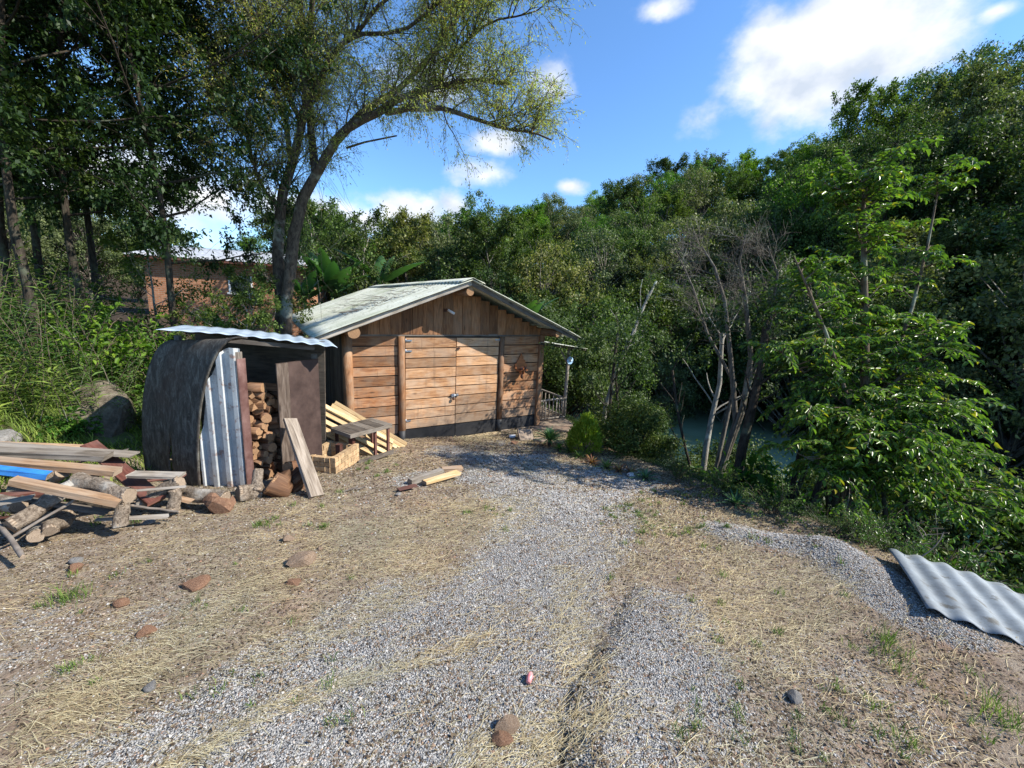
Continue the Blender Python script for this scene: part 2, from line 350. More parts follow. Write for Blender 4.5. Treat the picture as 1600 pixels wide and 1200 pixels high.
    def mesh(s, name, mats):
        me = bpy.data.meshes.new(name); me.from_pydata(s.v, [], s.f)
        for m in (mats if isinstance(mats, (list, tuple)) else [mats]): me.materials.append(m)
        l = me.uv_layers.new(name='UVMap'); l.data.foreach_set('uv', [c for f in s.uv for p in f for c in p])
        a = me.attributes.new('rnd', 'FLOAT', 'FACE'); a.data.foreach_set('value', s.r)
        me.polygons.foreach_set('material_index', s.mi); me.polygons.foreach_set('use_smooth', s.sm); me.update(); return me
    def build(s, name, mats, parent=None, loc=(0, 0, 0), bevel=0., solid=0.):
        o = ob(name, s.mesh(name, mats), parent, loc)
        if solid: m = o.modifiers.new('thick', 'SOLIDIFY'); m.thickness = solid; m.offset = 0
        if bevel: m = o.modifiers.new('soft', 'BEVEL'); m.width = bevel; m.segments = 2; m.limit_method = 'ANGLE'; m.angle_limit = R_(50)
        return o

def leafmesh(name, P, A, N, L, Wd, mat, full=False, rnd=None, rng=None, fold=.25, droop=0.):
    """P base points, A axis, N normal (n,3)"""
    P = np.asarray(P, float); n = len(P); A = A/(np.linalg.norm(A, axis=1)[:, None]+1e-9); S = np.cross(A, N); S /= np.linalg.norm(S, axis=1)[:, None]+1e-9; U = np.cross(S, A)
    L = np.broadcast_to(L, (n,))[:, None]; Wd = np.broadcast_to(Wd, (n,))[:, None]; rnd = (rng or np.random.default_rng(1)).random(n) if rnd is None else rnd
    if not full:
        V = np.stack([P, P+A*L*.45+S*Wd*.5+U*Wd*fold, P+A*L-U*L*droop, P+A*L*.45-S*Wd*.5+U*Wd*fold], 1).reshape(-1, 3)
        return npmesh(name, V, np.arange(4*n).reshape(n, 4), mat, rnd)
    V = np.stack([P, P+A*L*.35+S*Wd*.5+U*Wd*fold, P+A*L*.72+S*Wd*.36+U*Wd*fold-U*L*droop*.4, P+A*L-U*L*droop, P+A*L*.72-S*Wd*.36+U*Wd*fold-U*L*droop*.4, P+A*L*.35-S*Wd*.5+U*Wd*fold], 1).reshape(-1, 3)
    b = np.arange(n)[:, None]*6; F = np.concatenate([b+[0, 1, 2, 3], b+[0, 3, 4, 5]], 1).reshape(-1, 4)
    return npmesh(name, V, F, mat, np.repeat(rnd, 2))

def unit(v): v = np.asarray(v, float); return v/(np.linalg.norm(v)+1e-9)
def rdir(rng, n=None):
    v = rng.normal(size=(n or 1, 3)); v /= np.linalg.norm(v, axis=1)[:, None]; return v if n else v[0]
def polyline(rng, p, d, L, n, wander=.15, up=0., droop=0.):
    pts = [np.array(p, float)]; d = unit(d)
    for i in range(n):
        d = unit(d+rdir(rng)*wander+np.array([0, 0, up-droop*(i/n)])); pts.append(pts[-1]+d*L/n)
    return pts
def sample(pts, t):
    f = t*(len(pts)-1); i = min(int(f), len(pts)-2); q = f-i; return pts[i]*(1-q)+pts[i+1]*q, unit(pts[i+1]-pts[i])
def side(rng, d, spread):
    """direction leaving d by about spread radians"""
    x = unit(np.cross(d, rdir(rng))); return unit(d*math.cos(spread)+x*math.sin(spread))

# ------------------------------------------------------------------ ground, water
def ground():
    n = 460; t = np.linspace(-1, 1, n); k = 5.4
    xs = 1.35*np.sinh(k*t)/1+.4; ys = 1.35*np.sinh(k*t)+2.6
    X, Y = np.meshgrid(xs, ys); Z = zg(X, Y); V = np.stack([X, Y, Z], -1).reshape(-1, 3)
    i = np.arange(n-1); a = (i[None, :]+i[:, None]*n).ravel(); F = np.stack([a, a+1, a+n+1, a+n], 1)
    M = Mat('yard_ground'); v = M.coord('Object')
    gm = M.n('ShaderNodeAttribute', attribute_name='cover'); sp = M.n('ShaderNodeSeparateColor'); M.l(gm.outputs['Color'], sp.inputs[0])
    n1 = M.noise(v, 5, 6, .7); n2 = M.noise(v, 24, 5, .65); n3 = M.noise(v, 1.3, 4, .6); n4 = M.noise(v, 120, 3, .7)
    dirt = M.ramp(n1, [(.25, (.115, .085, .062)), (.5, (.235, .185, .138)), (.75, (.36, .30, .225))])
    dirt = M.mix(M.math('MULTIPLY', M.step(n3, .52, .75), .7), dirt, (.27, .165, .11))
    dirt = M.mix(.6, dirt, M.ramp(n4, [(.3, (.5, .48, .46)), (.7, (1.4, 1.38, 1.35))]), 'MULTIPLY')
    vc = M.voro(v, 105, out='Color'); sv = M.n('ShaderNodeSeparateColor'); M.l(vc, sv.inputs[0])
    vd = M.voro(v, 105); vd2 = M.voro(v, 230)
    grav = M.ramp(sv.outputs[0], [(0, (.16, .152, .142)), (.5, (.33, .32, .305)), (1, (.52, .505, .485))])
    grav = M.mix(M.step(sv.outputs[1], .86, .9), grav, (.36, .25, .17))
    grav = M.mix(.7, grav, M.ramp(vd, [(.35, (1.1, 1.1, 1.1)), (.75, (.35, .33, .31))]), 'MULTIPLY')
    fuzz = M.math('ADD', M.math('MULTIPLY', n2, .9), M.math('MULTIPLY', n1, .8))
    gmask = M.step(M.math('ADD', sp.outputs[0], M.math('SUBTRACT', fuzz, .86)), .36, .62)
    gr = M.ramp(n2, [(.3, (.045, .065, .018)), (.7, (.12, .15, .045))])
    lit = M.ramp(n2, [(.3, (.018, .014, .010)), (.5, (.05, .036, .024)), (.75, (.10, .07, .045))])
    c = M.mix(M.step(M.math('ADD', sp.outputs[1], M.math('SUBTRACT', fuzz, .86)), .35, .7), dirt, gr)
    c = M.mix(gmask, c, grav)
    c = M.mix(M.step(M.math('ADD', sp.outputs[2], M.math('SUBTRACT', fuzz, .86)), .35, .6), c, lit)
    h = M.math('ADD', M.math('MULTIPLY', n2, .6), M.math('MULTIPLY', n4, .35))
    hg = M.math('SUBTRACT', 1.0, M.math('ADD', vd, M.math('MULTIPLY', vd2, .3)))
    hh = M.n('ShaderNodeMix'); M.l(gmask, hh.inputs[0]); M.l(h, hh.inputs[2]); M.l(hg, hh.inputs[3])
    M.pbr(c, .92, M.bump(hh.outputs[0], 1.0, .02), spec=.15)
    me = npmesh('ground', V, F, M.m, smooth=True)
    g = gravel_mask(X, Y); gs = grass_mask(X, Y); li = litter_shade_mask(X, Y)
    a = me.color_attributes.new('cover', 'FLOAT_COLOR', 'POINT'); a.data.foreach_set('color', np.stack([g, gs, li, np.ones_like(g)], -1).astype(np.float32).ravel())
    tag(ob('ground', me), kind='structure')
def caps(X, Y, L):
    g = np.zeros_like(X)
    for pts, r, w in L:
        P = [zp(*p) for p in pts]
        for a, b in zip(P[:-1], P[1:]): d, t = segd(X, Y, a, b); g = np.maximum(g, w*(1-ss((d-r*.6)/(r*.8))))
    return g
def gravel_mask(X, Y):
    g = caps(X, Y, [([(150, 1320), (560, 1100), (790, 950)], .58, .95), ([(420, 1300), (760, 1090), (820, 930), (850, 850)], .52, .92), ([(500, 1200), (640, 1100)], .5, .9), ([(780, 1300), (720, 1150)], .45, .8), ([(350, 1080), (560, 960)], .22, .55),
                    ([(820, 930), (870, 820), (850, 770)], .6, .88), ([(850, 770), (930, 745), (800, 740), (790, 700)], .85, .9), ([(770, 700), (700, 705)], .45, .75),
                    ([(1090, 1300), (1060, 1100), (1030, 960)], .34, .9), ([(880, 900), (930, 860), (960, 800)], .3, .7), ([(1180, 1190), (1290, 1100)], .4, .35), ([(30, 980), (150, 1020)], .3, .35), ([(1140, 835), (1290, 868), (1460, 978)], .27, 1.0), ([(660, 745), (640, 752)], .3, .6),
                    ([(240, 970), (330, 965)], .25, .45), ([(1350, 1150), (1250, 1040)], .5, .38), ([(560, 960), (640, 930)], .3, .6)])
    return np.clip(g*(.80+.24*wob(X, Y, 2.3)+.2*wob(X+3, Y, 5.3))+.06, 0, 1)
def litter_shade_mask(X, Y):
    d = X-edge_x(Y); l = ss((d+.1)/.5); l = np.maximum(l, ss((np.hypot(X, Y)-13)/4))
    s = -(X+4.3)-np.maximum(0, Y-5.5)*.55; l = np.maximum(l, .55*ss(s/1.2)*(.6+.4*wob(X, Y, 1)))
    for a, b in zip(GUL[:-1], GUL[1:]): q, t = segd(X, Y, a, b); l = np.maximum(l, .45*np.exp(-(q/.12)**2))  # dark line along the scarp: its shadow painted into the ground cover
    return l
def grass_mask(X, Y):
    g = caps(X, Y, [([(960, 800), (1010, 815)], .35, .62), ([(1000, 830), (1110, 830)], .2, .45), ([(780, 800), (740, 800)], .25, .4), ([(450, 720), (480, 760)], .3, .35), ([(930, 790), (1080, 790)], .3, .42)])
    s = -(X+4.3)-np.maximum(0, Y-5.5)*.55
    return np.clip(np.maximum(g, .8*ss(s/1.5)), 0, 1)
ground()

def water():
    M = Mat('river_water'); v = M.coord('Object'); n = M.noise(v, 2.5, 4, .6, .5); n2 = M.noise(v, .35, 3)
    c = M.ramp(n2, [(.35, (.17, .24, .14)), (.65, (.26, .34, .21))]); M.pbr(c, .09, M.bump(n, .25, .03), spec=.5)
    me = npmesh('river', [(-25, -50, -3.55), (60, -50, -3.55), (60, 60, -3.55), (-25, 60, -3.55)], [(0, 1, 2, 3)], M.m); tag(ob('river', me), kind='structure')
water()

# ------------------------------------------------------------------ wooden house
HA = .5524; HO = np.array([-1.1701, 8.2224, -1.1714])
def house_world(x, y, z): return HO+np.array([math.cos(HA)*x-math.sin(HA)*y, math.sin(HA)*x+math.cos(HA)*y, z])
WLx, WRx, DH, RH, LEN = -2.09, 2.08, 2.10, 3.17, 7.4
SL = (3.2047-2.1432)/(2.085+.598)
def roof_z(x): return 3.2047-abs(x)*SL
def corrugated(name, fn, nu, nv, mat, parent, us, vs, skip=None, solid=.006):
    b = MB(); b.grid(fn, nu, nv, skip, us=us, vs=vs); return b.build(name, mat, parent, solid=solid)
def m_roofsheet():
    M = Mat('mossy_fibre_cement'); v = M.coord('Object'); mp = M.n('ShaderNodeMapping'); M.l(v, mp.inputs[0]); mp.inputs['Scale'].default_value = (.8, 3.2, .8)
    n = M.noise(mp.outputs[0], 1.6, 6, .7); n2 = M.noise(v, 14, 5, .7); n3 = M.noise(v, .9, 3)
    c = M.ramp(n, [(.3, (.28, .28, .2)), (.44, (.58, .59, .48)), (.7, (.74, .75, .66))])
    c = M.mix(M.math('MULTIPLY', M.step(n2, .55, .7), .7), c, (.09, .085, .055)); c = M.mix(M.math('MULTIPLY', M.step(n3, .5, .7), .5), c, (.20, .24, .11))
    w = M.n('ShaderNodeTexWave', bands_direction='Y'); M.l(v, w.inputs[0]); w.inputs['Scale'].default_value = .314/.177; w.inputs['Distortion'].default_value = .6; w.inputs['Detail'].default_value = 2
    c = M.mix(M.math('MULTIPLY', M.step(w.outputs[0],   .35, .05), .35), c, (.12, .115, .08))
    M.pbr(c, .9, M.bump(n2, .4, .006), spec=.2); return M.m
MROOF = m_roofsheet()
def galv(name, a=(.34, .38, .42), b=(.62, .67, .72), rough=.38, metal=.55, rust=None):
    M = Mat(name); v = M.coord('Object'); n = M.noise(v, 3, 6, .65); n2 = M.voro(v, 60, out='Color'); n3 = M.noise(v, 9, 6, .7)
    c = M.ramp(n, [(.3, a), (.65, b)]); c = M.mix(.15, c, M.voro(v, 45), 'MULTIPLY')
    if rust: c = M.mix(M.math('MULTIPLY', M.step(n3, .54, .66), .8), c, rust)
    M.pbr(c, rough, M.bump(n3, .15, .005), metal, .4); return M.m
MGALV = galv('galvanised_sheet'); MWHITE = galv('whitish_painted_sheet', (.36, .37, .36), (.62, .63, .61), .5, .15, (.24, .13, .09)); MOLDSHEET = galv('old_stained_sheet', (.13, .145, .155), (.28, .31, .325), .65, .0, (.09, .08, .06))

H = empty('wooden_house', HO, 'brown plank house with double front doors under a mossy corrugated gable roof', 'house', rz=HA)
def boards_h(x0, x1, z0, z1, y, th, n, mb, gap=.018, jit=.012):
    zs = np.linspace(z0, z1, n+1)
    rg = np.random.default_rng(int(abs(x0)*100)+n)
    zs[1:-1] += rg.uniform(-.012, .012, n-1)
    for a, b in zip(zs[:-1], zs[1:]):
        o = rg.uniform(0, jit); mb.box((x0, y+o, a+gap/2), (x1, y+th+o, b-gap/2), 0)
# front wall panels
for (x0, x1, z0, n) in ((WLx+.06, -1.19, .0, 11), (1.13, WRx-.03, .26, 9)):
    mb = MB(); boards_h(x0, x1, z0, 2.13, 0, .03, n, mb); mb.build('front_wall', m_wall, H, bevel=.003)
for lo, hi in (((1.12, -.004, .0), (WRx-.03, .026, .255)), ((WLx+.06, -.01, -.03), (-1.19, -.004, .20))):
    mb = MB(); mb.box(lo, hi, 0); mb.build('skirting_board', m_bitumen, H)
mb = MB()
for x in np.arange(WLx-.05, WRx+.1, .205):
    x1 = min(x+.20, WRx+.03); zt = min(roof_z(x), roof_z(x1))-.10
    mb.box((x, -.025+random.uniform(0, .006), 2.145), (x1, 0.005, max(zt, 2.16)+.02), 2)
# side and rear walls of upright boards
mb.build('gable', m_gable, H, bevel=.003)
mb = MB(); mb.bar((WLx, .03, 2.135), (WRx, .03, 2.135), .1, .05); mb.build('lintel_beam', m_greyd, H, bevel=.004)
mb = MB(); mb.box((WLx+.1, .10, 0), (WRx-.1, .13, 2.2), 0); mb.build('gap_shade_sheet', m_bitumen, H)  # black sheet added behind the boards so their gaps look shadowed
for nm, x in (('side_wall', WLx-.02), ('side_wall', WRx)):
    mb = MB()
    for y in np.arange(.1, LEN-.3, .2): mb.box((x, y, -.2), (x+.025, y+.193, 2.25), 2)
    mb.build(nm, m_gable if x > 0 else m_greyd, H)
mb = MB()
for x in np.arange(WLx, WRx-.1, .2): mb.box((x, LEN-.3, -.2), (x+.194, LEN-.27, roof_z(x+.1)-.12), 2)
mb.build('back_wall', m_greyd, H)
# posts
def post(x, r, z1, sq=False, z0=-.15, y=-.03):
    mb = MB()
    if sq: mb.box((x-r, y-.03, z0), (x+r, y+r*1.6, z1), 2)
    else: mb.tube([(x, y, z0), (x+.005, y, .9), (x-.004, y, z1)], [r*1.05, r, r*.96], 14, wav=.03, mi=0, endmi=1)
    return mb.build('post', [m_post, m_end], H)
post(WLx, .088, 2.14); post(-1.125, .064, 2.11, y=-.02); post(1.06, .06, 2.11, y=-.02); post(WRx+.02, .06, 2.14, True)
for x in (-1.125, 1.06): mb = MB(); mb.tube([(x, -.02, -.1), (x, -.02, .27)], .071, 14); mb.build('post_sleeve', m_bitumen, H)
# doors
def door(x0, x1, seed):
    d = bpy.data.objects.new('door', None); link(d, H)
    mb = MB(); boards_h(x0, x1, .275, 2.09, -.02, .03, 9, mb, .018, .010); mb.build('door_boards', m_door, d, bevel=.003)
    mb = MB(); mb.box((x0, -.026, .0), (x1, .012, .268), 0); mb.build('kick_board', m_bitumen, d)
    return d
dl = door(-1.045, -.006, 3); drr = door(.006, .985, 5)
def strap(parent, x, z, L):
    mb = MB(); mb.box((x, -.034, z-.014), (x+L, -.021, z+.014), 0); mb.tube([(x, -.034, z-.04), (x, -.034, z+.04)], .011, 8)
    mb.build('hinge', m_steel, parent)
strap(dl, -1.05, 2.03, .12); strap(dl, -1.05, 1.83, .12); strap(drr, .985, 2.04, -.10); strap(dl, -1.05, .45, .1)
mb = MB(); mb.box((-.10, -.045, .86), (-.02, -.02, .93), 0); mb.tube([(-.13, -.05, .90), (.05, -.05, .90)], .008, 8); mb.box((.015, -.042, .87), (.05, -.02, .93), 0); mb.build('bolt_latch', m_steel, dl)
mb = MB(); mb.tube([(-.06, -.06, .87), (-.06, -.06, .83), (-.03, -.06, .82)], .01, 6); mb.box((-.085, -.07, .80), (-.045, -.045, .85)); mb.build('padlock', m_rust, dl)
mb = MB(); mb.box((.02, -.038, 1.85), (.07, -.02, 1.89), 0); mb.tube([(.01, -.045, 1.87), (.05, -.045, 1.87)], .008, 6); mb.build('top_latch', m_rust, drr)
# purlin logs
for x, r, z in ((0.0, .075, 2.99), (WLx+.02, .098, 2.22), (WRx+.06, .088, 2.215)):
    mb = MB(); mb.tube([(x, -.60, z), (x, 2, z+.01), (x, LEN-.1, z)], [r, r, r*.9], 16, wav=.02, mi=0, endmi=1); mb.build('purlin', [m_post, m_end], H)
# rafters along the front rake and barge boards
for s in (-1, 1):
    ex = (2.085+.56)*s
    mb = MB(); mb.bar((0.0, -.62, roof_z(0)-.06), (ex, -.62, roof_z(ex)-.06), .025, .085, (0, 1, 0) if 0 else (0, 0, 1), mi=0, jit=.004); mb.build('barge_board', m_greyd if s > 0 else m_greyw, H, bevel=.004)
    for y in np.arange(.6, LEN, 1.35):
        mb = MB(); mb.bar((0.02*s, y, roof_z(0)-.07), (ex, y, roof_z(ex)-.07), .05, .09); mb.build('rafter', m_greyd, H)
def roofslope(s):
    def fn(u, v):
        d = u*(2.69); y = -.704+v*(7.56); x = s*d
        lap = .008*(int(u*2)) * -1
        z = 3.2047-d*SL+.020*math.sin(y/.177*2*math.pi)+lap+.012*math.sin(y*1.1+d)
        return (x, y, z)
    b = MB(); b.grid(fn, 10, 340, us=2.7, vs=7.5)
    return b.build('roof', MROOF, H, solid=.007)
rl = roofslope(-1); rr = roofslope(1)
mb = MB()
def rfn(u, v):
    a = (u-.5)*.5; y = -.72+v*7.6; return (a, y, 3.2047+.035-abs(a)*SL*.95+.022*math.sin(y/.177*2*math.pi)*(abs(u-.5)*2))
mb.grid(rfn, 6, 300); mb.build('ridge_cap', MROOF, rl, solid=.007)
# brick footing under the doors, concrete footing at the right
def brickmat(name, c1, c2, mort, scale=1.):
    M = Mat(name); uv = M.coord('UV'); n = M.n('ShaderNodeTexBrick'); M.l(uv, n.inputs[0]); n.inputs['Scale'].default_value = scale
    n.inputs['Brick Width'].default_value = .2; n.inputs['Row Height'].default_value = .075; n.inputs['Mortar Size'].default_value = .008; n.inputs['Mortar Smooth'].default_value = .3
    n.inputs['Color1'].default_value = tuple(c1)+(1,); n.inputs['Color2'].default_value = tuple(c2)+(1,); n.inputs['Mortar'].default_value = tuple(mort)+(1,)
    nn = M.noise(M.coord('Object'), 8, 5, .7); c = M.mix(.8, n.outputs[0], M.ramp(nn, [(.3, (.6, .6, .58)), (.7, (1.2, 1.18, 1.15))]), 'MULTIPLY')
    M.pbr(c, .9, M.bump(M.math('SUBTRACT', M.math('MULTIPLY', nn, .4), n.outputs['Fac']), .6, .01), spec=.15); return M.m
MBR = brickmat('yellowish_brick', (.50, .30, .16), (.42, .22, .11), (.40, .36, .29)); MBRH = brickmat('orange_brick_wall', (.46, .21, .11), (.38, .17, .09), (.42, .34, .26), 1)
m_edge = plain('pale_edging_brick', (.34, .24, .13), (.55, .43, .27), 9, .9, 0, .6, .008, .2)
mb = MB()
for k, x in enumerate(np.arange(-1.2, 1.02, .205)): mb.box((x, -.17+random.uniform(-.01, .01), -.09), (x+.195, -.035, -.012+random.uniform(-.006, .006)), 0)
mb.build('threshold_bricks', m_edge, H, bevel=.006)
m_conc = plain('footing_concrete', (.20, .15, .11), (.34, .27, .21), 6, .95, 0, .6, .01, .2)
mb = MB(); mb.box((1.05, -.05, -.5), (2.16, .3, -.01)); mb.box((-2.2, .0, -.5), (1.05, .3, -.012)); mb.box((WLx-.02, .3, -.7), (WLx+.2, LEN-.3, -.2)); mb.box((WRx-.2, .3, -1.6), (WRx+.02, LEN-.3, -.02)); mb.build('footing', m_conc, H, bevel=.01)
# porch on the right side
mb = MB(); mb.tube([(3.12, .25, -1.1), (3.12, .25, -.02)], [.12, .11], 10, wav=.05); mb.build('porch_pier', m_barkd, H)
for y in (.25, 2.6, 5.0):
    mb = MB(); mb.tube([(3.13, y, -.05), (3.14, y, .9), (3.15, y, 1.83)], [.05, .046, .043], 9, wav=.05, mi=0, endmi=1); mb.build('porch_post', [m_greyw, m_end], H)
mb = MB(); mb.tube([(2.9, .25, 1.75), (3.12, .25, 1.42)], .022, 7); mb.build('porch_brace', m_greyw, H)
mb = MB()
for y in np.arange(.15, 5.2, .15): mb.box((WRx+.1, y, -.05), (3.2, y+.142, -.02), 0)
mb.build('porch_deck', m_greyd, H); mb = MB(); mb.tube([(2.1, .2, -.1), (3.25, .2, -.11)], .045, 8, mi=0); mb.build('deck_beam', m_greyw, H)
rail = bpy.data.objects.new('porch_railing', None); link(rail, H)
mb = MB(); mb.tube([(2.1, .2, .50), (2.6, .2, .53), (3.12, .22, .52)], .026, 8, wav=.08); mb.tube([(3.14, .25, .52), (3.15, 5, .55)], .026, 8, wav=.08); mb.tube([(2.1, .2, .06), (3.12, .2, .05)], .022, 7); mb.tube([(3.14, .25, .05), (3.15, 5, .06)], .022, 7); mb.build('hand_rail', m_greyw, rail)
for i in range(9): mb = MB(); x = 2.2+i*.105; mb.tube([(x, .2, .05), (x+random.uniform(-.015, .015), .2, .52)], .014, 6); mb.build('baluster', m_greyw, rail)
for i in range(26): mb = MB(); y = .38+i*.18; mb.tube([(3.14, y, .05), (3.14, y+random.uniform(-.02, .02), .53)], .015, 6); mb.build('baluster', m_greyw, rail)
def pfn(u, v): y = -.15+v*5.6; return (2.06+u*1.35, y, 1.985-u*.17+.012*math.sin(y/.177*2*math.pi))
mb = MB(); mb.grid(pfn, 6, 160); mb.build('porch_roof', MROOF, H, solid=.008); mb = MB(); mb.tube([(2.0, -.08, 1.95), (3.42, -.05, 1.78)], .02, 7, wav=.15); mb.build('porch_rafter', m_greyd, H)

def hobj(name, label, cat, loc): return empty(name, house_world(*loc), label, cat, rz=HA)
# gable lamp
t = hobj('wall_lamp', 'small white tube lamp on a short bracket in the middle of the gable', 'lamp', (-.27, -.03, 2.62))
mb = MB(); mb.box((-.03, -.02, -.03), (.03, .005, .03)); mb.tube([(0, 0, 0), (0, -.10, .03), (.03, -.16, .01)], .012, 7); mb.build('bracket', m_rust, t)
mb = MB(); mb.tube([(.0, -.16, .015), (.07, -.20, -.03), (.11, -.225, -.055)], [.022, .026, .024], 10); mb.build('lamp_tube', m_white, t)
# carved ornament
m_orn = wood('carved_ornament_wood', (.26, .08, .03), (.46, .17, .065), (.6, .27, .12), 20)
t = hobj('wall_ornament', 'reddish carved wooden ornament with a little shelf hung right of the doors', 'ornament', (1.56, -.03, 1.38))
out = [(-.10, .0), (-.155, .03), (-.15, .12), (-.11, .14), (-.10, .21), (-.06, .22), (-.05, .28), (-.02, .31), (0, .36), (.02, .31), (.05, .28), (.06, .22), (.10, .21), (.11, .14), (.15, .12), (.155, .03), (.10, 0), (.06, -.04), (-.06, -.04)]
mb = MB(); b = 0; n = len(out); mb.v = [(x, -.02, z) for x, z in out]+[(x, 0, z) for x, z in out]
mb.face(list(range(n)), [p for p in out], .6)
for k in range(n): k2 = (k+1) % n; mb.face([k, k+n, k2+n, k2], [out[k], out[k], out[k2], out[k2]], .4)
mb.build('back_plate', m_orn, t)
mb = MB(); mb.box((-.12, -.13, -.02), (.12, -.0, .0), 0); mb.box((-.04, -.12, -.10), (-.02, -.01, -.02), 2); mb.box((.02, -.12, -.10), (.04, -.01, -.02), 2); mb.build('shelf', m_orn, t)
mb = MB(); mb.tube([(-.05, -.12, .0), (-.055, -.12, .06)], [.022, .03], 10); mb.tube([(.05, -.12, .0), (.05, -.12, .07)], [.02, .028], 10); mb.build('cup', m_redw, t)
mb = MB(); mb.tube([(0, -.07, -.10), (0, -.08, -.17), (.01, -.08, -.21)], [.03, .035, .01], 9); mb.build('hanging_bell', m_rust, t)
t = hobj('round_plaque', 'blue and white round plaque fixed to the top of the porch post', 'plaque', (3.13, .19, 1.50))
mb = MB()
mb.tube([(0.02, 0, 0), (0.02, -.02, 0)], .095, 20); mb.build('disc', plain('plaque_blue', (.10, .28, .55), (.55, .72, .85), 9, .4), t)
mb = MB(); mb.tube([(-.01, -.02, .05), (0.02, -.035, .01), (.05, -.02, -.03)], [.02, .035, .012], 8); mb.tube([(-.04, -.02, .06), (-.05, -.03, .02)], [.012, .02], 7); mb.build('white_motif', m_white, t)

# ------------------------------------------------------------------ brick house at the back left
BP = at(300, 505, 18.); b0 = (-17.6, 18.2); zb = .55
t = empty('brick_house', (-13.4, 17.3, zb), 'orange brick house with a pale corrugated roof seen through the left trees', 'house', rz=R_(17))
def hwall(x0, x1, z0, z1, y): mb = MB(); mb.bar((x0, y, (z0+z1)/2), (x1, y, (z0+z1)/2), .15, z1-z0, r=.5); return mb
hole = (1.2, 2.1, 1.05, 1.75)
mb = MB()
for (x0, x1, z0, z1) in ((-1.7, hole[0], -1, 2.40), (hole[1], 4.2, -1, 2.40), (hole[0], hole[1], -1, hole[2]), (hole[0], hole[1], hole[3], 2.40)): mb.bar((x0, 0, (z0+z1)/2), (x1, 0, (z0+z1)/2), .15, z1-z0, r=.5)
mb.bar((-1.7, 0.08, .7), (-1.7, 7, .7), .15, 3.5, r=.5); mb.bar((4.2, .08, .7), (4.2, 7, .7), .15, 3.5, r=.5); mb.build('wall', MBRH, t)
w = bpy.data.objects.new('window', None); link(w, t)
mb = MB(); x0, x1, z0, z1 = hole
mb.box((x0, -.1, z0), (x0+.06, .02, z1), 2); mb.box((x1-.06, -.1, z0), (x1, .02, z1), 2); mb.box((x0+.06, -.1, z1-.06), (x1-.06, .02, z1)); mb.box((x0-.05, -.14, z0-.07), (x1+.05, .02, z0)); mb.build('frame', m_white, w)
M = Mat('dark_glass'); M.pbr((.02, .025, .03), .1); mb = MB(); mb.box((x0+.06, -.03, z0), (x1-.06, -.02, z1-.06)); mb.build('pane', M.m, w)
def bfn(u, v): x = -2.2+u*7.1; return (x, -.45+v*3.8, 2.33+v*.75+.018*math.sin(x/.2*2*math.pi))
mb = MB(); mb.grid(bfn, 340, 4); mb.build('roof', galv('pale_roof_sheet', (.26, .27, .29), (.42, .44, .46), .6, .05), t, solid=.01)
mb = MB(); mb.box((-2.15, -.44, 2.22), (4.8, -.40, 2.30)); mb.build('fascia', m_redw, t)

# ------------------------------------------------------------------ wood shelter
def GP(px, py, dz=0.): h = ground_hit(px, py); return h+np.array([0, 0, dz])
A0 = np.array([-3.56, 4.36]); AX = unit([-.93, .36]); CV = np.array([.998, .06])
t = empty('wood_shelter', (-3.3, 4.7, G(-3.3, 4.7)), 'low firewood lean-to with a bent dark panel side and a flat corrugated metal roof', 'shelter')
TL = np.array([-3.3, 4.7, G(-3.3, 4.7)])
def loc(p): return np.array(p, float)-TL
def panel(u, v):
    a = u*1.08; th = v*math.pi/2*1.06; inw = .60*(1-math.cos(th))*(1-.1*u); h = 1.80*math.sin(th)
    p = A0+AX*a+CV*inw; base = G(*(A0+AX*a))-.04
    flare = -.05*(1-v)**2*math.sin(u*6)
    return loc((p[0]+CV[0]*flare, p[1]+CV[1]*flare, base+h-(.10*u)*v))
def slit(u, v): return abs(u-.45) < .08*(1-v/.22) and v < .22
MP = Mat('weathered_black_panel'); v = MP.coord('Object', (7, 7, 2.6)); nn = MP.noise(v, 2.2, 8, .78, .8); n3 = MP.noise(MP.coord('Object'), 16, 6, .75); n4 = MP.noise(MP.coord('Object'), 1.2, 3)
c = MP.ramp(nn, [(.32, (.030, .025, .021)), (.5, (.075, .065, .054)), (.68, (.19, .18, .15))]); c = MP.mix(MP.math('MULTIPLY', MP.step(n4, .5, .7), .6), c, (.07, .042, .032)); c = MP.mix(MP.math('MULTIPLY', MP.step(n3, .55, .75), .5), c, (.22, .21, .17))
MP.pbr(c, .8, MP.bump(nn, .2, .004), spec=.15)
mb = MB(); mb.grid(panel, 34, 30, slit, us=1.1, vs=1.7); mb.build('curved_panel', MP.m, t, solid=.014)
# upright corrugated sheets at the front
zf = G(-3.3, 4.35)
def upr(u, v):
    s = u*.56; ph = ((s+.03)/.165) % 1.0; off = .045*(1 if ph < .34 else max(0, 1-(ph-.34)/.1) if ph < .44 else 0 if ph < .86 else (ph-.86)/.14)
    x = -3.545+s*.93; q = min(.999, max(.02, (x+3.56)/.6)); top = min(1.72, 1.80*math.sin(math.acos(1-q))+G(*A0)-.04-zf+.10); return loc((x, 4.43-off, zf-.10+.02*math.sin(u*9)+v*top))
mb = MB(); mb.grid(upr, 90, 24, us=.56, vs=1.6, smooth=False); mb.build('upright_sheet', MWHITE, t, solid=.003)
def rside(u, v):    # rusty right flange
    return loc((-3.03+.03*u, 4.38+.10*u, zf-.10+v*1.62))
mb = MB(); mb.grid(rside, 3, 8, us=.1, vs=1.6); mb.build('rusty_flange', plain('rust_red_paint', (.09, .035, .027), (.21, .12, .10), 9, .7, .2), t, solid=.004)
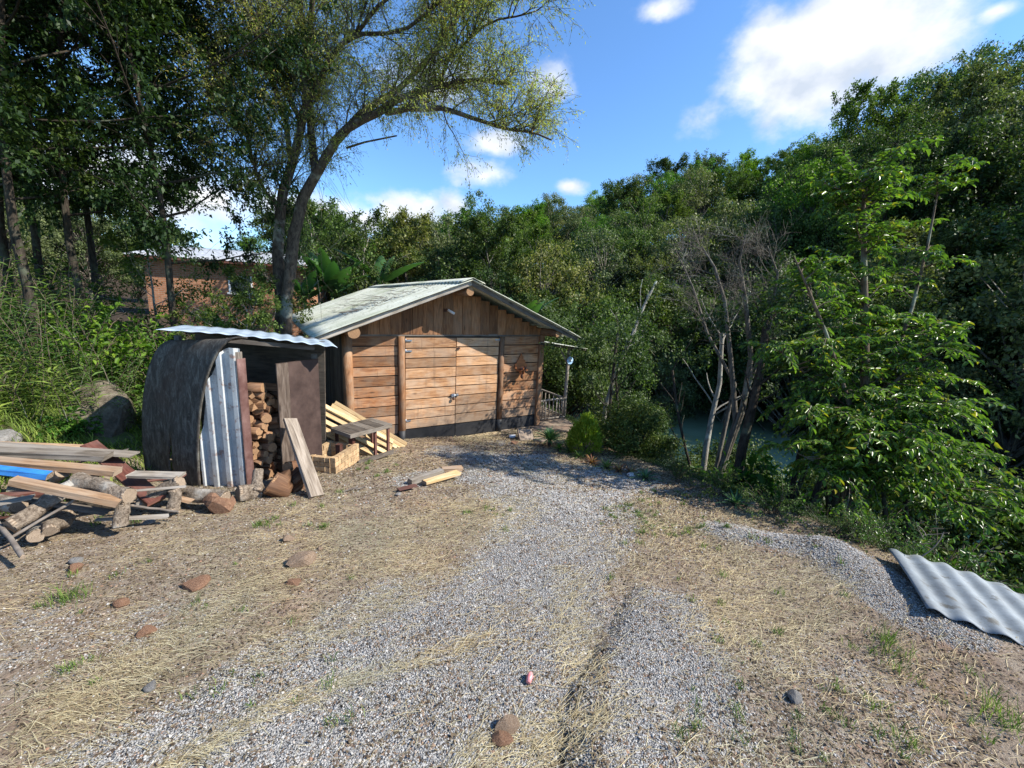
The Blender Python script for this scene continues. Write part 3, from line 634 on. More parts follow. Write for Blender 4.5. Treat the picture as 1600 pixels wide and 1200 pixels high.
# boards on the right side
S0 = np.array([-3.02, 4.42]); SD = unit([.36, .86])
def sboard(a0, a1, z0, z1, m, nm, off=0., th=.022):
    n = np.array([SD[1], -SD[0]])*off; p0 = S0+SD*(a0+a1)/2+n; g = G(*p0)
    mb = MB(); mb.bar(loc((p0[0], p0[1], g+z0)), loc((p0[0]+.0, p0[1], g+z1)), a1-a0, th, (SD[1], -SD[0], 0)); return mb.build(nm, m, t, bevel=.003)
sboard(.40, .56, .0, 1.48, wood('dark_grey_board', (.05, .035, .028), (.12, .09, .07), (.22, .18, .15), 30), 'side_board', .03)
sboard(.56, 1.02, -.02, 1.52, plain('dark_brown_panel', (.030, .018, .015), (.085, .055, .045), 4, .6, 0, .2, .004, .25), 'side_panel', .015)
for a in (.0, 1.0):
    p = S0+SD*a; mb = MB(); mb.tube([loc((p[0]-.03, p[1]+.02, G(*p)-.1)), loc((p[0]-.03, p[1]+.02, G(*p)+1.6+a*.0))], .04, 8); mb.build('post', m_greyd, t)
for (x, y) in ((-4.5, 5.4), (-3.5, 6.1)):
    mb = MB(); mb.tube([loc((x, y, G(x, y)-.1)), loc((x, y, 1.0))], .04, 8); mb.build('post', m_greyd, t)
# back closing boards
mb = MB(); mb.bar(loc((-4.4, 5.55, .15)), loc((-2.72, 5.75, .1)), .03, 1.75); mb.build('back_boards', m_greyd, t)
# flat roof: front left, front right, back
RA = at(262, 504, 4.85); RB = at(527, 541, 4.75); RFm = at(385, 526, 4.15); 
def roofs(u, v):
    # u left to right, v front to back
    L = np.array([-3.85, 4.34, 1.17]); Rr = np.array([-2.25, 5.15, .99]); bk = np.array([-.55, 1.0, -.03])
    s = u*1.8; p = L+(Rr-L)*u+bk*v*1.15; p[2] += (.003+.007*u)*math.sin(s/.17*2*math.pi)+.02*math.sin(u*4)
    return loc(p)
mb = MB(); mb.grid(roofs, 160, 5, us=2, vs=1.2); mb.build('roof', galv('pale_zinc_sheet', (.34, .41, .46), (.52, .60, .66), .45, .2), t, solid=.003)
mb = MB(); mb.bar(loc((-3.3, 4.62, 1.06)), loc((-2.55, 5.15, .95)), .04, .05); mb.build('roof_rail', m_greyd, t)
mb = MB(); mb.bar(loc((-4.3, 5.3, 1.09)), loc((-2.95, 6.0, .95)), .05, .08); mb.build('roof_rail', m_greyd, t)

# firewood inside
rg = np.random.default_rng(11)
def split_log(r, L, kind):
    mb = MB(); n = {0: 10, 1: 3, 2: 4, 3: 5}[kind]
    mb.tube([(0, -L/2, 0), (0, 0, .004), (0, L/2, 0)], [r, r*1.03, r*.95], n, wav=.12 if kind else .04, mi=0, endmi=1, smooth=(kind == 0)); return mb.mesh('firewood', [m_fire, m_end])
FM = [split_log(.05, .36, 0), split_log(.06, .40, 1), split_log(.055, .38, 2), split_log(.05, .36, 3), split_log(.04, .36, 1), split_log(.06, .38, 0), split_log(.035, .34, 2)]
nside = np.array([SD[1], -SD[0]])
k = 0
for row in range(19):
    for c in range(6):
        a = .13+c*.085+(.05 if row % 2 else 0)+rg.uniform(-.02, .02); z = .05+row*.075+rg.uniform(-.015, .015)
        if z > 1.22-.15*(a-.2) or (row > 12 and rg.random() < .3): continue
        p = S0+SD*a-nside*(.25+rg.uniform(-.05, .10)); o = bpy.data.objects.new('firewood', FM[rg.integers(0, 7)])
        messy = .6 if row > 7 else .22
        o.location = (p[0], p[1], G(*p)+z); o.rotation_euler = (rg.uniform(-.25, .25)*messy*2, rg.uniform(0, 6), math.atan2(nside[1], nside[0])-math.pi/2+rg.normal(0, messy)); COL.objects.link(o)
        tag(o, 'split firewood log stacked inside the low metal-roofed shelter', 'firewood', 'firewood stacked in the shelter')

# ------------------------------------------------------------------ timber pile at the left
class Thing: pass
def beam(name, label, cat, pa, pb, Ya, Yb, w, h, mat, group=None, endm=None, jit=.003, roll=0., bevel=.003, dz=0.):
    a = at(*pa, Ya); b = at(*pb, Yb); a[2] += dz; b[2] += dz; mb = MB(); up = (math.sin(roll), 0, math.cos(roll)); mb.bar((0, 0, 0), b-a, w, h, up, endmi=1 if endm else None, jit=jit)
    o = mb.build(name, [mat, endm] if endm else mat, None, a, bevel=bevel); return tag(o, label, cat, group)
def logg(name, label, cat, pa, pb, Ya, Yb, r0, r1, mat, endm, group=None, bend=.009, wav=.07, n=14, dz=0.):
    a = at(*pa, Ya); b = at(*pb, Yb); a[2] += dz; b[2] += dz; d = b-a; mid = [d*t+rg.normal(0, bend, 3)*(0 < t < 1) for t in np.linspace(0, 1, 6)]
    o = bpy.data.objects.new(name, None); o.location = tuple(a); COL.objects.link(o); o.empty_display_size = .1
    mb = MB(); mb.tube(mid, list(np.linspace(r0, r1, 6)*(1+rg.normal(0, .04, 6))), n, wav=wav, cap=False); mb.build('bark', mat, o)
    for q, (i, j, r) in enumerate(((0, 1, r0), (5, 4, r1))):
        dd = unit(mid[i]-mid[j])*.004; m2 = MB(); m2.tube([mid[i]-dd*6, mid[i]+dd], [r*.97, r*.95], n, wav=wav); m2.build('cut_end', endm, o)
    return tag(o, label, cat, group)
beam('plank', 'thin grey-white board lying topmost on the timber pile', 'plank', (-80, 690), (211, 710), 3.7, 3.9, .13, .022, m_greyw)
beam('beam', 'bleached whitish beam near the top of the timber pile', 'beam', (-80, 702), (169, 713), 3.45, 3.6, .12, .06, m_greyw, jit=.006)
beam('plank', 'wide tan brown plank above the blue beam', 'plank', (-80, 714), (184, 737), 3.2, 3.38, .10, .055, m_tan)
beam('beam', 'beam painted bright blue in the timber pile', 'beam', (-90, 724), (78, 743), 3.0, 3.15, .07, .055, m_blue, endm=m_endg)
beam('plank', 'long pale square timber in front, under the blue beam', 'plank', (20, 751), (188, 785), 2.85, 3.05, .085, .055, m_tan, endm=m_endg)
logg('log', 'round grey log beside the pale square timber', 'log', (120, 750), (202, 775), 3.2, 3.12, .065, .068, m_oldlog, m_endg)
beam('plank', 'dark red plank sloping down to the ground at the right of the pile', 'plank', (140, 694), (245, 782), 4.1, 3.45, .14, .035, m_redw, roll=-.4)
beam('plank', 'short grey plank bridging to the bent panel', 'plank', (205, 741), (284, 743), 3.6, 3.65, .12, .03, m_greyw)
logg('log', 'thick weathered split log slanting across the front of the pile', 'log', (15, 822), (135, 745), 2.75, 3.25, .058, .05, m_oldlog, m_endg, wav=.16)
logg('branch', 'thin bleached branch leaning under the split log', 'branch', (14, 842), (122, 778), 2.7, 3.0, .011, .010, m_twig, m_endg, bend=.004, n=7)
logg('branch', 'grey pole leaning at the left edge of the pile', 'branch', (-10, 806), (36, 870), 2.85, 2.5, .014, .016, m_twig, m_endg, n=8, bend=.004)
logg('log', 'fat round log with a cracked end low at the left', 'log', (-60, 775), (30, 790), 3.1, 2.98, .065, .06, m_oldlog, m_endg)
beam('beam', 'dark red-brown beam low at the left of the pile', 'beam', (-70, 788), (80, 768), 2.95, 3.2, .09, .07, m_redw)
logg('log', 'short log with its round end facing the camera at the foot of the pile', 'log', (66, 822), (56, 838), 3.15, 2.8, .05, .05, m_oldlog, m_endg)
logg('log', 'short leaning stump beside green weeds', 'log', (78, 830), (104, 806), 2.85, 3.1, .05, .055, m_oldlog, m_endg, wav=.12)
logg('log', 'pale upright stump under the square timber', 'log', (188, 820), (192, 786), 3.05, 3.1, .05, .045, m_oldlog, m_endg, wav=.08, bend=.006)
logg('log', 'small pale upright stump under the grey plank', 'log', (272, 797), (272, 765), 3.45, 3.5, .05, .045, m_oldlog, m_endg, wav=.08, bend=.006)
logg('log', 'rough grey log lying right of the red plank', 'log', (222, 786), (282, 752), 3.5, 3.6, .07, .06, m_oldlog, m_endg, wav=.1, bend=.01)
logg('log', 'gnarled brown root log at the foot of the bent panel', 'log', (272, 765), (352, 778), 3.75, 3.7, .07, .06, m_oldlog, m_endg, wav=.14, bend=.02)
logg('branch', 'short crooked stick on the ground right of the weeds', 'branch', (205, 790), (280, 800), 3.3, 3.35, .013, .010, m_twig, m_endg, n=7)
logg('log', 'dark log deep inside the lower left of the pile', 'log', (-60, 812), (60, 790), 3.2, 3.5, .08, .075, m_barkd, m_endg)
logg('log', 'dark log hidden under the middle of the pile', 'log', (60, 800), (190, 790), 3.45, 3.6, .07, .06, m_barkd, m_endg)
logg('log', 'brown log in the shade behind the tan plank', 'log', (20, 765), (170, 760), 3.6, 3.75, .06, .055, m_oldlog, m_endg)
logg('log', 'small grey log end showing beside the blue beam', 'log', (60, 745), (98, 738), 3.5, 3.3, .05, .05, m_oldlog, m_endg)
sc_ = [((-20, 812), (66, 800), 2.85, 3.0, m_redw, 'dark splintered board near the ground at the left of the pile'), ((10, 792), (110, 765), 3.0, 3.3, m_greyw, 'grey board slanting up under the split log'), ((60, 760), (175, 772), 3.3, 3.4, m_greyd, 'dark narrow board tucked behind the pale square timber'),
       ((88, 812), (176, 796), 3.0, 3.2, m_greyd, 'dark scrap board on the ground under the pile'), ((150, 812), (262, 806), 3.1, 3.3, m_greyw, 'thin grey lath lying flat on the ground before the stumps'), ((205, 760), (300, 783), 3.6, 3.5, m_tan, 'tan lath lying against the gnarled root log'), ((120, 724), (200, 702), 3.9, 4.1, m_greyd, 'dark board end poking out above the tan plank'), ((230, 752), (290, 742), 3.75, 3.85, m_redw, 'red-brown scrap board under the short grey plank')]
for k_, (pa_, pb_, ya_, yb_, m_, lb_) in enumerate(sc_): beam('plank', lb_, 'plank', pa_, pb_, ya_, yb_, .045+.008*(k_ % 3), .018, m_, jit=.005, roll=(k_ % 3-1)*.4)
beam('plank', 'narrow grey board sticking out low at the left end of the pile', 'plank', (-60, 798), (52, 776), 2.75, 2.95, .07, .02, m_greyw)
beam('plank', 'short brown board lying crosswise in the middle of the pile', 'plank', (96, 770), (150, 742), 3.0, 3.4, .08, .025, m_greyd)
beam('plank', 'grey splintered board under the pale square timber', 'plank', (30, 778), (168, 800), 2.95, 3.1, .07, .022, m_greyd, jit=.006)
beam('plank', 'brown board lying behind the bleached beam', 'plank', (-60, 692), (150, 700), 4.1, 4.2, .12, .03, m_tan)
beam('plank', 'thin grey lath crossing over the rough grey log', 'plank', (196, 768), (290, 760), 3.35, 3.55, .035, .015, m_greyw)
# chunks by the shelter
logg('log', 'big cut log chunk with torn bark in front of the shelter opening', 'log', (422, 755), (462, 757), 4.15, 4.45, .13, .125, m_fire, m_end, wav=.14, bend=.03)
logg('log', 'grey stump chunk at the foot of the white metal sheets', 'log', (372, 772), (402, 768), 3.95, 4.1, .085, .08, m_oldlog, m_endg, wav=.18)
logg('log', 'short reddish log chunk behind the big cut chunk', 'log', (448, 731), (478, 726), 4.55, 4.75, .07, .07, m_fire, m_end, wav=.12)
logg('log', 'small upright log chunk left of the big cut chunk', 'log', (402, 768), (404, 735), 4.05, 4.2, .05, .05, m_oldlog, m_endg, wav=.1)
logg('log', 'pale log chunk lying under the edge of the bent panel', 'log', (318, 742), (345, 746), 4.5, 4.6, .07, .07, m_tan, m_end, wav=.12)
beam('plank', 'weathered grey plank leaning against the dark side panel', 'plank', (453, 655), (495, 776), 4.75, 4.15, .155, .045, wood('leaning_grey_plank', (.11, .085, .065), (.22, .18, .14), (.34, .29, .24), 30), endm=m_endg, roll=.35)

# ------------------------------------------------------------------ brick pit, table, pallets
def rot(o, a): o.rotation_euler = (0, 0, a); return o
zpit = -.76
P0 = GP(524, 741); Pr = GP(563, 722); Pl = GP(484, 731)
ang = math.atan2(Pr[1]-P0[1], Pr[0]-P0[0])
t = empty('brick_pit', (P0[0], P0[1], P0[2]-.05), 'small open box of yellowish bricks with short dark posts, beside the low table', 'fire pit', rz=ang)
Lr = float(np.hypot(*(Pr-P0)[:2])); print('pit', P0, Pr, Pl, Lr)
Lr = .62; Wl = .42
def course(x0, x1, y0, y1, z0, rows, mbx, ax):
    for r in range(rows):
        z = z0+r*.068; L = (x1-x0) if ax == 0 else (y1-y0); n = max(2, round(L/.16)); off = .08 if r % 2 else 0
        cuts = sorted(set([0, L]+[min(L, max(0, i*L/n+off)) for i in range(n+1)]))
        for a, b in zip(cuts[:-1], cuts[1:]):
            if b-a < .015: continue
            j = random.uniform(-.003, .003)
            if ax == 0: mbx.box((x0+a+.003, y0+j, z+.003), (x0+b-.003, y1+j, z+.065), 0)
            else: mbx.box((x0+j, y0+a+.003, z+.003), (x1+j, y0+b-.003, z+.065), 1)
m_pb = plain('pit_bricks', (.30, .18, .09), (.56, .40, .23), 12, .9, 0, .7, .008, .2)
for nm, args in (('side_wall', (0, Lr, 0, .07, 0)), ('back_wall', (0, Lr, Wl, Wl+.07, 0)), ('end_wall', (0, .07, .072, Wl-.002, 1)), ('end_wall', (Lr-.07, Lr, .072, Wl-.002, 1))):
    mb = MB(); course(args[0], args[1], args[2], args[3], 0, 4, mb, args[4]); mb.build(nm, m_pb, t, bevel=.004)
for x, y, h in ((.03, Wl+.03, .44), (Lr-.02, .10, .42), (.30, .12, .36)):
    mb = MB(); mb.box((x-.035, y-.035, .0), (x+.035, y+.035, h), 2); mb.build('post', m_redw, t, bevel=.004)
# low table
T0 = at(548, 676, 5.55); T1 = at(612, 664, 6.15); T2 = at(524, 661, 5.95)
ux = unit((T1-T0)*[1, 1, 0]); uy = np.array([-ux[1], ux[0], 0.]); gz = G(-2.1, 5.9); ht = float((T0[2]+T1[2])/2-gz); print('table', T0, T1, T2, gz, ht)
t = empty('low_table', (T0[0], T0[1], gz), 'low weathered slatted table standing next to the brick pit', 'table', rz=math.atan2(ux[1], ux[0]))
Lt = float(np.linalg.norm((T1-T0)[:2])); Wt = .48; print(Lt)
mb = MB(); 
for i in range(5): mb.box((i*Lt/5+.003, -.0, ht-.022), ((i+1)*Lt/5-.003, Wt, ht), 1)
mb.build('table_top', m_greyd, t, bevel=.003)
mb = MB(); mb.box((.0, -.014, ht-.06), (Lt, -.0, ht-.004), 0); mb.build('apron', m_greyw, t); mb = MB(); mb.box((-.014, -.014, ht-.06), (-.001, Wt, ht-.005), 1); mb.build('apron', m_greyw, t)
for x, y in ((Lt*.62, .05), (Lt-.05, .03), (Lt-.05, Wt-.05), (.05, Wt-.05)):
    mb = MB(); mb.box((x-.018, y-.018, .03), (x+.018, y+.018, ht-.024), 2); mb.build('leg', m_redw, t)
mb = MB(); mb.box((.1, -.02, .02), (Lt+.02, .005, .085), 0); mb.build('foot_rail', m_greyd, t); mb = MB(); mb.box((.1, Wt-.05, .02), (Lt+.02, Wt-.03, .085), 0); mb.build('foot_rail', m_greyd, t)
# pallets leaning on the side wall
def pallet(name, label, A, B, w, thick, n, mat, upv):
    A = np.array(A); B = np.array(B); L = np.linalg.norm(B-A); d = (B-A)/L; x = unit(np.cross(d, upv)); u = np.cross(x, d)
    o = empty(name, A, label, 'pallet')
    for k in range(n):
        s = k/(n-1)-.5; j = rg.uniform(-.03, .03)
        mb = MB(); mb.bar(x*s*(w-.06)+d*(j if k % 2 else 0), d*(L+j)+x*s*(w-.06), .075, .018, u); mb.build('slat', mat, o, bevel=.002)
        if k in (0, n//2, n-1): mb = MB(); mb.bar(x*s*(w-.06)-u*thick, d*L+x*s*(w-.06)-u*thick, .07, .018, u); mb.build('slat', mat, o)
    for q in (.03, .5, .97):
        p = d*L*q-u*thick/2; mb = MB(); mb.bar(p-x*w/2, p+x*w/2, .07, thick-.02, u); mb.build('bearer', mat, o, bevel=.003)
    return o
pallet('pallet', 'yellowish wooden pallet leaning steeply behind the low table', at(484, 640, 5.95), at(612, 706, 6.45), .46, .09, 4, m_pale, (.35, -.45, .8))
pallet('pallet', 'second yellowish pallet leaning behind, against the house corner post', at(520, 634, 6.55), at(634, 700, 6.95), .22, .08, 3, m_pale, (.35, -.5, .78))
# timbers on the ground
beam('timber', 'whitish squared timber lying on the ground in front of the doors', 'timber', (640, 754), (690, 737), 4.75, 5.15, .09, .07, m_greyw, endm=m_endg, dz=.01)
beam('timber', 'yellowish rotten timber lying beside the whitish one', 'timber', (662, 754), (716, 738), 4.75, 5.2, .10, .05, m_pale, endm=m_endg, jit=.008)
beam('timber', 'short tan offcut at the far end of the two ground timbers', 'timber', (690, 733), (722, 731), 5.25, 5.35, .09, .05, m_tan, jit=.006)
beam('board', 'thin dark board on the ground beside the whitish timber', 'board', (622, 765), (650, 758), 4.45, 4.6, .08, .012, m_redw, dz=.0)
logg('branch', 'long thin stick lying on the ground left of the timbers', 'branch', (520, 772), (572, 760), 4.3, 4.5, .014, .009, m_twig, m_endg, n=6, bend=.01)
logg('branch', 'charred black stick lying in the dry grass', 'branch', (306, 852), (320, 888), 3.05, 2.72, .018, .022, m_rust, m_rust, n=8, dz=.012)

# ------------------------------------------------------------------ stones
def stonemesh(seed, flat=.7, jag=.26, cut=.62):
    import bmesh
    bm = bmesh.new(); bmesh.ops.create_icosphere(bm, subdivisions=3, radius=1); r = np.random.default_rng(seed); A = r.normal(size=(9, 3)); ph = r.random(9)*6; cuts = [unit(r.normal(size=3)) for _ in range(7)]
    for v in bm.verts:
        c = np.array(v.co); k = 1+sum(jag*.25*math.sin(A[i]@c*1.6+ph[i]) for i in range(9))
        for q in cuts:
            dd = c@q*k
            if dd > cut: k *= cut/dd
        c = c*k; v.co = (c[0], c[1]*.85, c[2]*flat)
    me = bpy.data.meshes.new('stone'); bm.to_mesh(me); bm.free(); return me
def stone(label, px, py, r, mat, seed, name='stone', Y=None, flat=.7, sink=.5, cat='stone', sc=(1, 1, 1), group=None):
    me = stonemesh(seed, flat, *((.3, .82) if name == 'boulder' else ())); me.materials.append(mat); p = GP(px, py) if Y is None else at(px, py, Y)
    o = ob(name, me, None, (p[0], p[1], G(p[0], p[1])+r*flat*(1-sink) if Y is None else p[2])); o.scale = (r*sc[0], r*sc[1], r*sc[2]); o.rotation_euler = (0, 0, seed*1.3); return tag(o, label, cat, group)
stone('largest tan stone lying alone on the dry grass', 472, 880, .105, m_stone, 3)
stone('big orange rock broken open at the foot of the shelter', 344, 798, .17, m_orange, 4, flat=.75)
stone('flat orange stone half buried in the straw', 303, 916, .085, m_orange, 5, flat=.4)
stone('small brick-red stone on bare soil', 232, 990, .048, m_orange, 6, flat=.6)
stone('small orange stone above the brick-red one', 191, 945, .05, m_orange, 7)
stone('rusty stone near the grass tuft at the left', 118, 893, .05, m_orange, 8)
stone('pale lump of stone on the straw swath', 236, 1077, .032, m_grey, 9)
stone('yellow stone at the bottom edge of the gravel', 792, 1139, .05, m_stone, 10)
stone('brown flat stone touching the yellow one', 780, 1158, .05, m_orange, 12, flat=.45)
stone('grey stone partly hidden by earth at the lower right', 1243, 1094, .045, m_grey, 13)
stone('reddish stone in a hollow left of the gravel', 460, 912, .05, m_orange, 14, flat=.5)
stone('small tan stone between shelter and gravel', 452, 845, .05, m_stone, 15)
stone('broken white stone beside the thin dark board', 622, 774, .05, m_grey, 16, flat=.5)
stone('small red stone by the concrete footing', 803, 694, .07, m_orange, 17)
stone('white stone at the edge of the flower bed', 986, 745, .09, m_white, 18, flat=.5)
stone('grey stone left of the stump with weeds', 120, 880, .05, m_grey, 19)
stone('tan pebble at the tip of the tan stone shadow', 500, 860, .03, m_stone, 20)
stone('whitish stone on the far side of the pile weeds', 232, 818, .055, m_grey, 26, flat=.5)
M = Mat('boulder_rock'); v = M.coord('Object'); n = M.noise(v, 3, 8, .75); n2 = M.noise(v, 1.1, 4); n3 = M.voro(v, 2.3)
c = M.ramp(n, [(.3, (.04, .035, .026)), (.5, (.14, .115, .085)), (.7, (.30, .26, .2))]); c = M.mix(M.math('MULTIPLY', M.step(n2, .5, .65), .7), c, (.07, .08, .03)); M.pbr(c, .95, M.bump(M.math('ADD', n, n3), 1., .06), spec=.1); m_rock = M.m
stone('large lichen-stained boulder on the bank behind the shelter', 160, 652, .62, m_rock, 21, 'boulder', Y=5.7, flat=.75, cat='boulder', sc=(1.15, .8, .95))
stone('dark smaller boulder above the timber pile', 55, 690, .42, m_rock, 22, 'boulder', Y=4.9, flat=.7, cat='boulder')
stone('pale rounded boulder at the left edge above the planks', 2, 688, .2, m_grey, 23, 'boulder', Y=4.3, flat=.6, cat='boulder')
# slabs near the footing
def slab(label, px, py, w, d, th, rz, tilt, mat, name='slab', dz=.03):
    p = GP(px, py); mb = MB(); mb.box((-w/2, -d/2, -th/2), (w/2, d/2, th/2)); o = mb.build(name, mat, None, p+[0, 0, dz], bevel=.008); o.rotation_euler = (tilt, .1, rz); return tag(o, label, 'slab')
slab('tilted concrete slab leaning at the foot of the right wall', 821, 687, .34, .30, .035, .4, .75, m_conc, dz=.1)
slab('flat concrete slab lying behind the red stone', 845, 690, .30, .22, .03, 1., .1, m_conc)
p = GP(800, 684); mb = MB(); mb.tube([(-.06, 0, .03), (.07, .02, .03)], .035, 12, cap=True); tag(mb.build('pipe_offcut', m_white, None, p), 'short piece of white pipe on the ground by the wall', 'pipe')
p = GP(825, 1072); mb = MB(); mb.tube([(0, 0, .02), (.01, .03, .03), (.015, .055, .02)], [.012, .017, .008], 8); tag(mb.build('plastic_scrap', plain('pink_plastic', (.6, .12, .12), (.75, .4, .38), 30, .4), None, p), 'tiny pink and white plastic scrap on the gravel', 'litter')
# corrugated sheet at the lower right
S = GP(1384, 874); SHA = a = unit([-.46, -.72, 0]); bb = unit([.80, -.60, 0])
t0 = np.array([S[0], S[1]])
def sheet(u, v):
    x, y = t0+a[:2]*v*1.02+bb[:2]*u*2.0; s = u*2.0
    w = .014*math.sin(s/.155*2*math.pi)+.006*math.sin(s*5+v*3); z0 = G(*t0)+.10-.03*u-.20*u*u+.10*v+.05*u*v+w+.01*math.sin(v*3+u*7)
    return (x-S[0]+.04*u*v, y-S[1]+.01*math.sin(u*9), z0-S[2])
mb = MB(); mb.grid(sheet, 130, 14, us=2, vs=.9); o = mb.build('corrugated_sheet', MOLDSHEET, None, S, solid=.004); tag(o, 'stained grey corrugated roofing sheet lying over the edge of the bank', 'metal sheet')

# ------------------------------------------------------------------ trees
class Tree:
    """limb network plus leaves; build() makes one thing with trunk, limbs and crown"""
    def __init__(s, seed): s.rng = np.random.default_rng(seed); s.mb = MB(); s.tw = MB(); s.LP = []; s.LA = []; s.LN = []; s.LL = []
    def limb(s, pts, r0, r1, n=7, mb=None): (mb or s.mb).tube(pts, list(np.linspace(r0, r1, len(pts))), n, cap=False, wav=.05, r=.5)
    def leaf(s, p, a, n, L): s.LP.append(p); s.LA.append(a); s.LN.append(n); s.LL.append(L)
    def twig_leaves(s, pts, cnt, L, spread=.03, hang=0., flat=.5):
        r = s.rng; P = np.array(pts); t = r.random(cnt)*(len(P)-1); i = np.minimum(t.astype(int), len(P)-2); q = (t-i)[:, None]
        pos = P[i]*(1-q)+P[i+1]*q+r.normal(0, spread, (cnt, 3)); d = P[i+1]-P[i]; d /= np.linalg.norm(d, axis=1)[:, None]+1e-9
        a = d*.6+rdir(r, cnt)*.9+np.array([0, 0, -hang]); nn = rdir(r, cnt)*(1-flat)+np.array([0, 0, flat*1.4])
        s.LP.append(pos); s.LA.append(a); s.LN.append(nn); s.LL.append(L*r.uniform(.6, 1.25, cnt))
    def arrays(s):
        f = lambda l: np.concatenate([np.atleast_2d(x) for x in l]); return f(s.LP), f(s.LA), f(s.LN), np.concatenate([np.atleast_1d(x) for x in s.LL])
    def meshes(s, name, mbark, mleaf, wr=.5, full=False, fold=.2, droop=.1):
        P, A, N, L = s.arrays()
        return s.mb.mesh(name+'_trunk', mbark), (s.tw.mesh(name+'_twigs', mbark) if s.tw.v else None), leafmesh(name+'_crown', P, A, N, L, L*wr, mleaf, full, rng=s.rng, fold=fold, droop=droop)
def plant_tree(name, M3, loc, label, cat='tree', group=None, rz=0., sc=1., crown='crown', trunk='trunk', sz=None):
    t = empty(name, loc, label, cat, group, rz); t.scale = (sc, sc, sc if sz is None else sz)
    ob(trunk, M3[0], t)
    if M3[1]: ob('twigs', M3[1], t)
    if M3[2]: ob(crown, M3[2], t)
    return t

def broad_tree(seed, H, R, n1, per, lpt, LL, mbark, mleaf, trunk_r=.12, start=.3, wr=.5, lean=.05, shape=1., up=.35, twigs=True, full=False, n3=5, hang=0.):
    T = Tree(seed); r = T.rng; d0 = unit([r.normal(0, lean), r.normal(0, lean), 1]); tr = polyline(r, (0, 0, -.2), d0, H*.92, 10, .10, .05)
    T.limb(tr, trunk_r, trunk_r*.18, 9)
    for i in range(n1):
        t = start+(1-start)*(i+.5)/n1; p, d = sample(tr, min(t, .99)); az = i*2.4+r.uniform(-.5, .5)
        k = math.sin(math.pi*min(1, (t-start)/(1-start)*.80+.2))**.7
        L = R*(.45+.65*k)*r.uniform(.75, 1.15)*shape; dd = unit([math.cos(az), math.sin(az), up+r.uniform(-.15, .35)+.8*(t**3)])
        b1 = polyline(r, p, dd, L, 5, .18, .06); T.limb(b1, trunk_r*.34*(1.1-t*.6), trunk_r*.07, 5)
        for j in range(per):
            q, e = sample(b1, r.uniform(.25, 1)); b2 = polyline(r, q, side(r, e, r.uniform(.4, 1.1)), L*r.uniform(.25, .5), 3, .25, .05)
            T.limb(b2, trunk_r*.06, trunk_r*.02, 3, T.tw)
            for m in range(n3):
                q2, e2 = sample(b2, r.uniform(.2, 1)); b3 = polyline(r, q2, side(r, e2, r.uniform(.3, 1.)), L*r.uniform(.1, .22), 2, .25, 0, hang)
                T.twig_leaves(b3, lpt, LL, LL*.5, hang)
    return T.meshes('tree', mbark, mleaf, wr, full)

def clump_tree(seed, H, R, K, lpc, LL, mleaf, mbark=None, low=.2, rc=.62):
    """forest tree: leaf clumps over an uneven crown"""
    T = Tree(seed); r = T.rng; tr = polyline(r, (0, 0, -.6), (r.normal(0, .06), r.normal(0, .06), 1), H*.85, 6, .08); T.limb(tr, .14, .04, 6)
    cz = H*(low+1)/2; rz = H*(1-low)/2; lob = [(unit(r.normal(size=3)), r.uniform(.15, .4)) for _ in range(5)]
    for i in range(K):
        c = rdir(r); c[2] = c[2] if c[2] > -.55 else -c[2]; k = r.uniform(.25, 1.12)**.5*(1+sum(a*max(0, float(c@l))**3 for l, a in lob)-.15)
        p = np.array([c[0]*R*k, c[1]*R*k, cz+c[2]*rz*k]); rr = rc*r.uniform(.6, 1.25)*R/2.4
        q, e = sample(tr, np.clip((p[2]-.3*R)/H, .2, .98)); T.limb([q, (q+p)/2+r.normal(0, .1, 3), p], .035, .01, 3, T.tw)
        v = rdir(r, lpc); v[:, 2] = v[:, 2]*.75; rad = rr*np.abs(r.normal(.75, .35, lpc))
        pos = p+v*rad[:, None]; a = np.cross(v, rdir(r, lpc))+v*.3+np.array([0, 0, -.2]); nn = v*.8+rdir(r, lpc)*.6+np.array([0, 0, .35])
        T.LP.append(pos); T.LA.append(a); T.LN.append(nn); T.LL.append(LL*r.uniform(.6, 1.3, lpc))
    return T.meshes('forest_tree', mbark or m_bark, mleaf, .55)

# ---- forest beyond the river and behind the house
KIND = [('dark', L_dark), ('mid', L_mid), ('olive', L_olive), ('bright', L_bright)]
ARCH = {}
for k, (nm, m) in enumerate(KIND):
    ARCH[nm] = [clump_tree(100+k*10+j, 6.5, 2.3, 120, 120, .125, m, low=.08, rc=.42, mbark=m_barkm) for j in range(2)]+[broad_tree(160+k, 6.6, 2.1, 20, 9, 18, .14, m_barkm, m, .09, .2, .5, up=.5, n3=5)]
LABEL = {'dark': 'dark green leafy tree in the dense wooded slope across the river', 'mid': 'mid green rounded tree in the dense wooded slope across the river',
         'olive': 'pale olive-green tree in the dense wooded slope across the river', 'bright': 'bright yellow-green tree in the dense wooded slope across the river'}
rf = np.random.default_rng(5); cnt = 0; placed = []
cand = []
for _ in range(6000):
    az = rf.uniform(-27, 66); D = math.sqrt(rf.uniform(17.5**2, 50**2)); x = D*math.sin(R_(az)); y = D*math.cos(R_(az)); cand.append((D, az, x, y))
cand.sort()
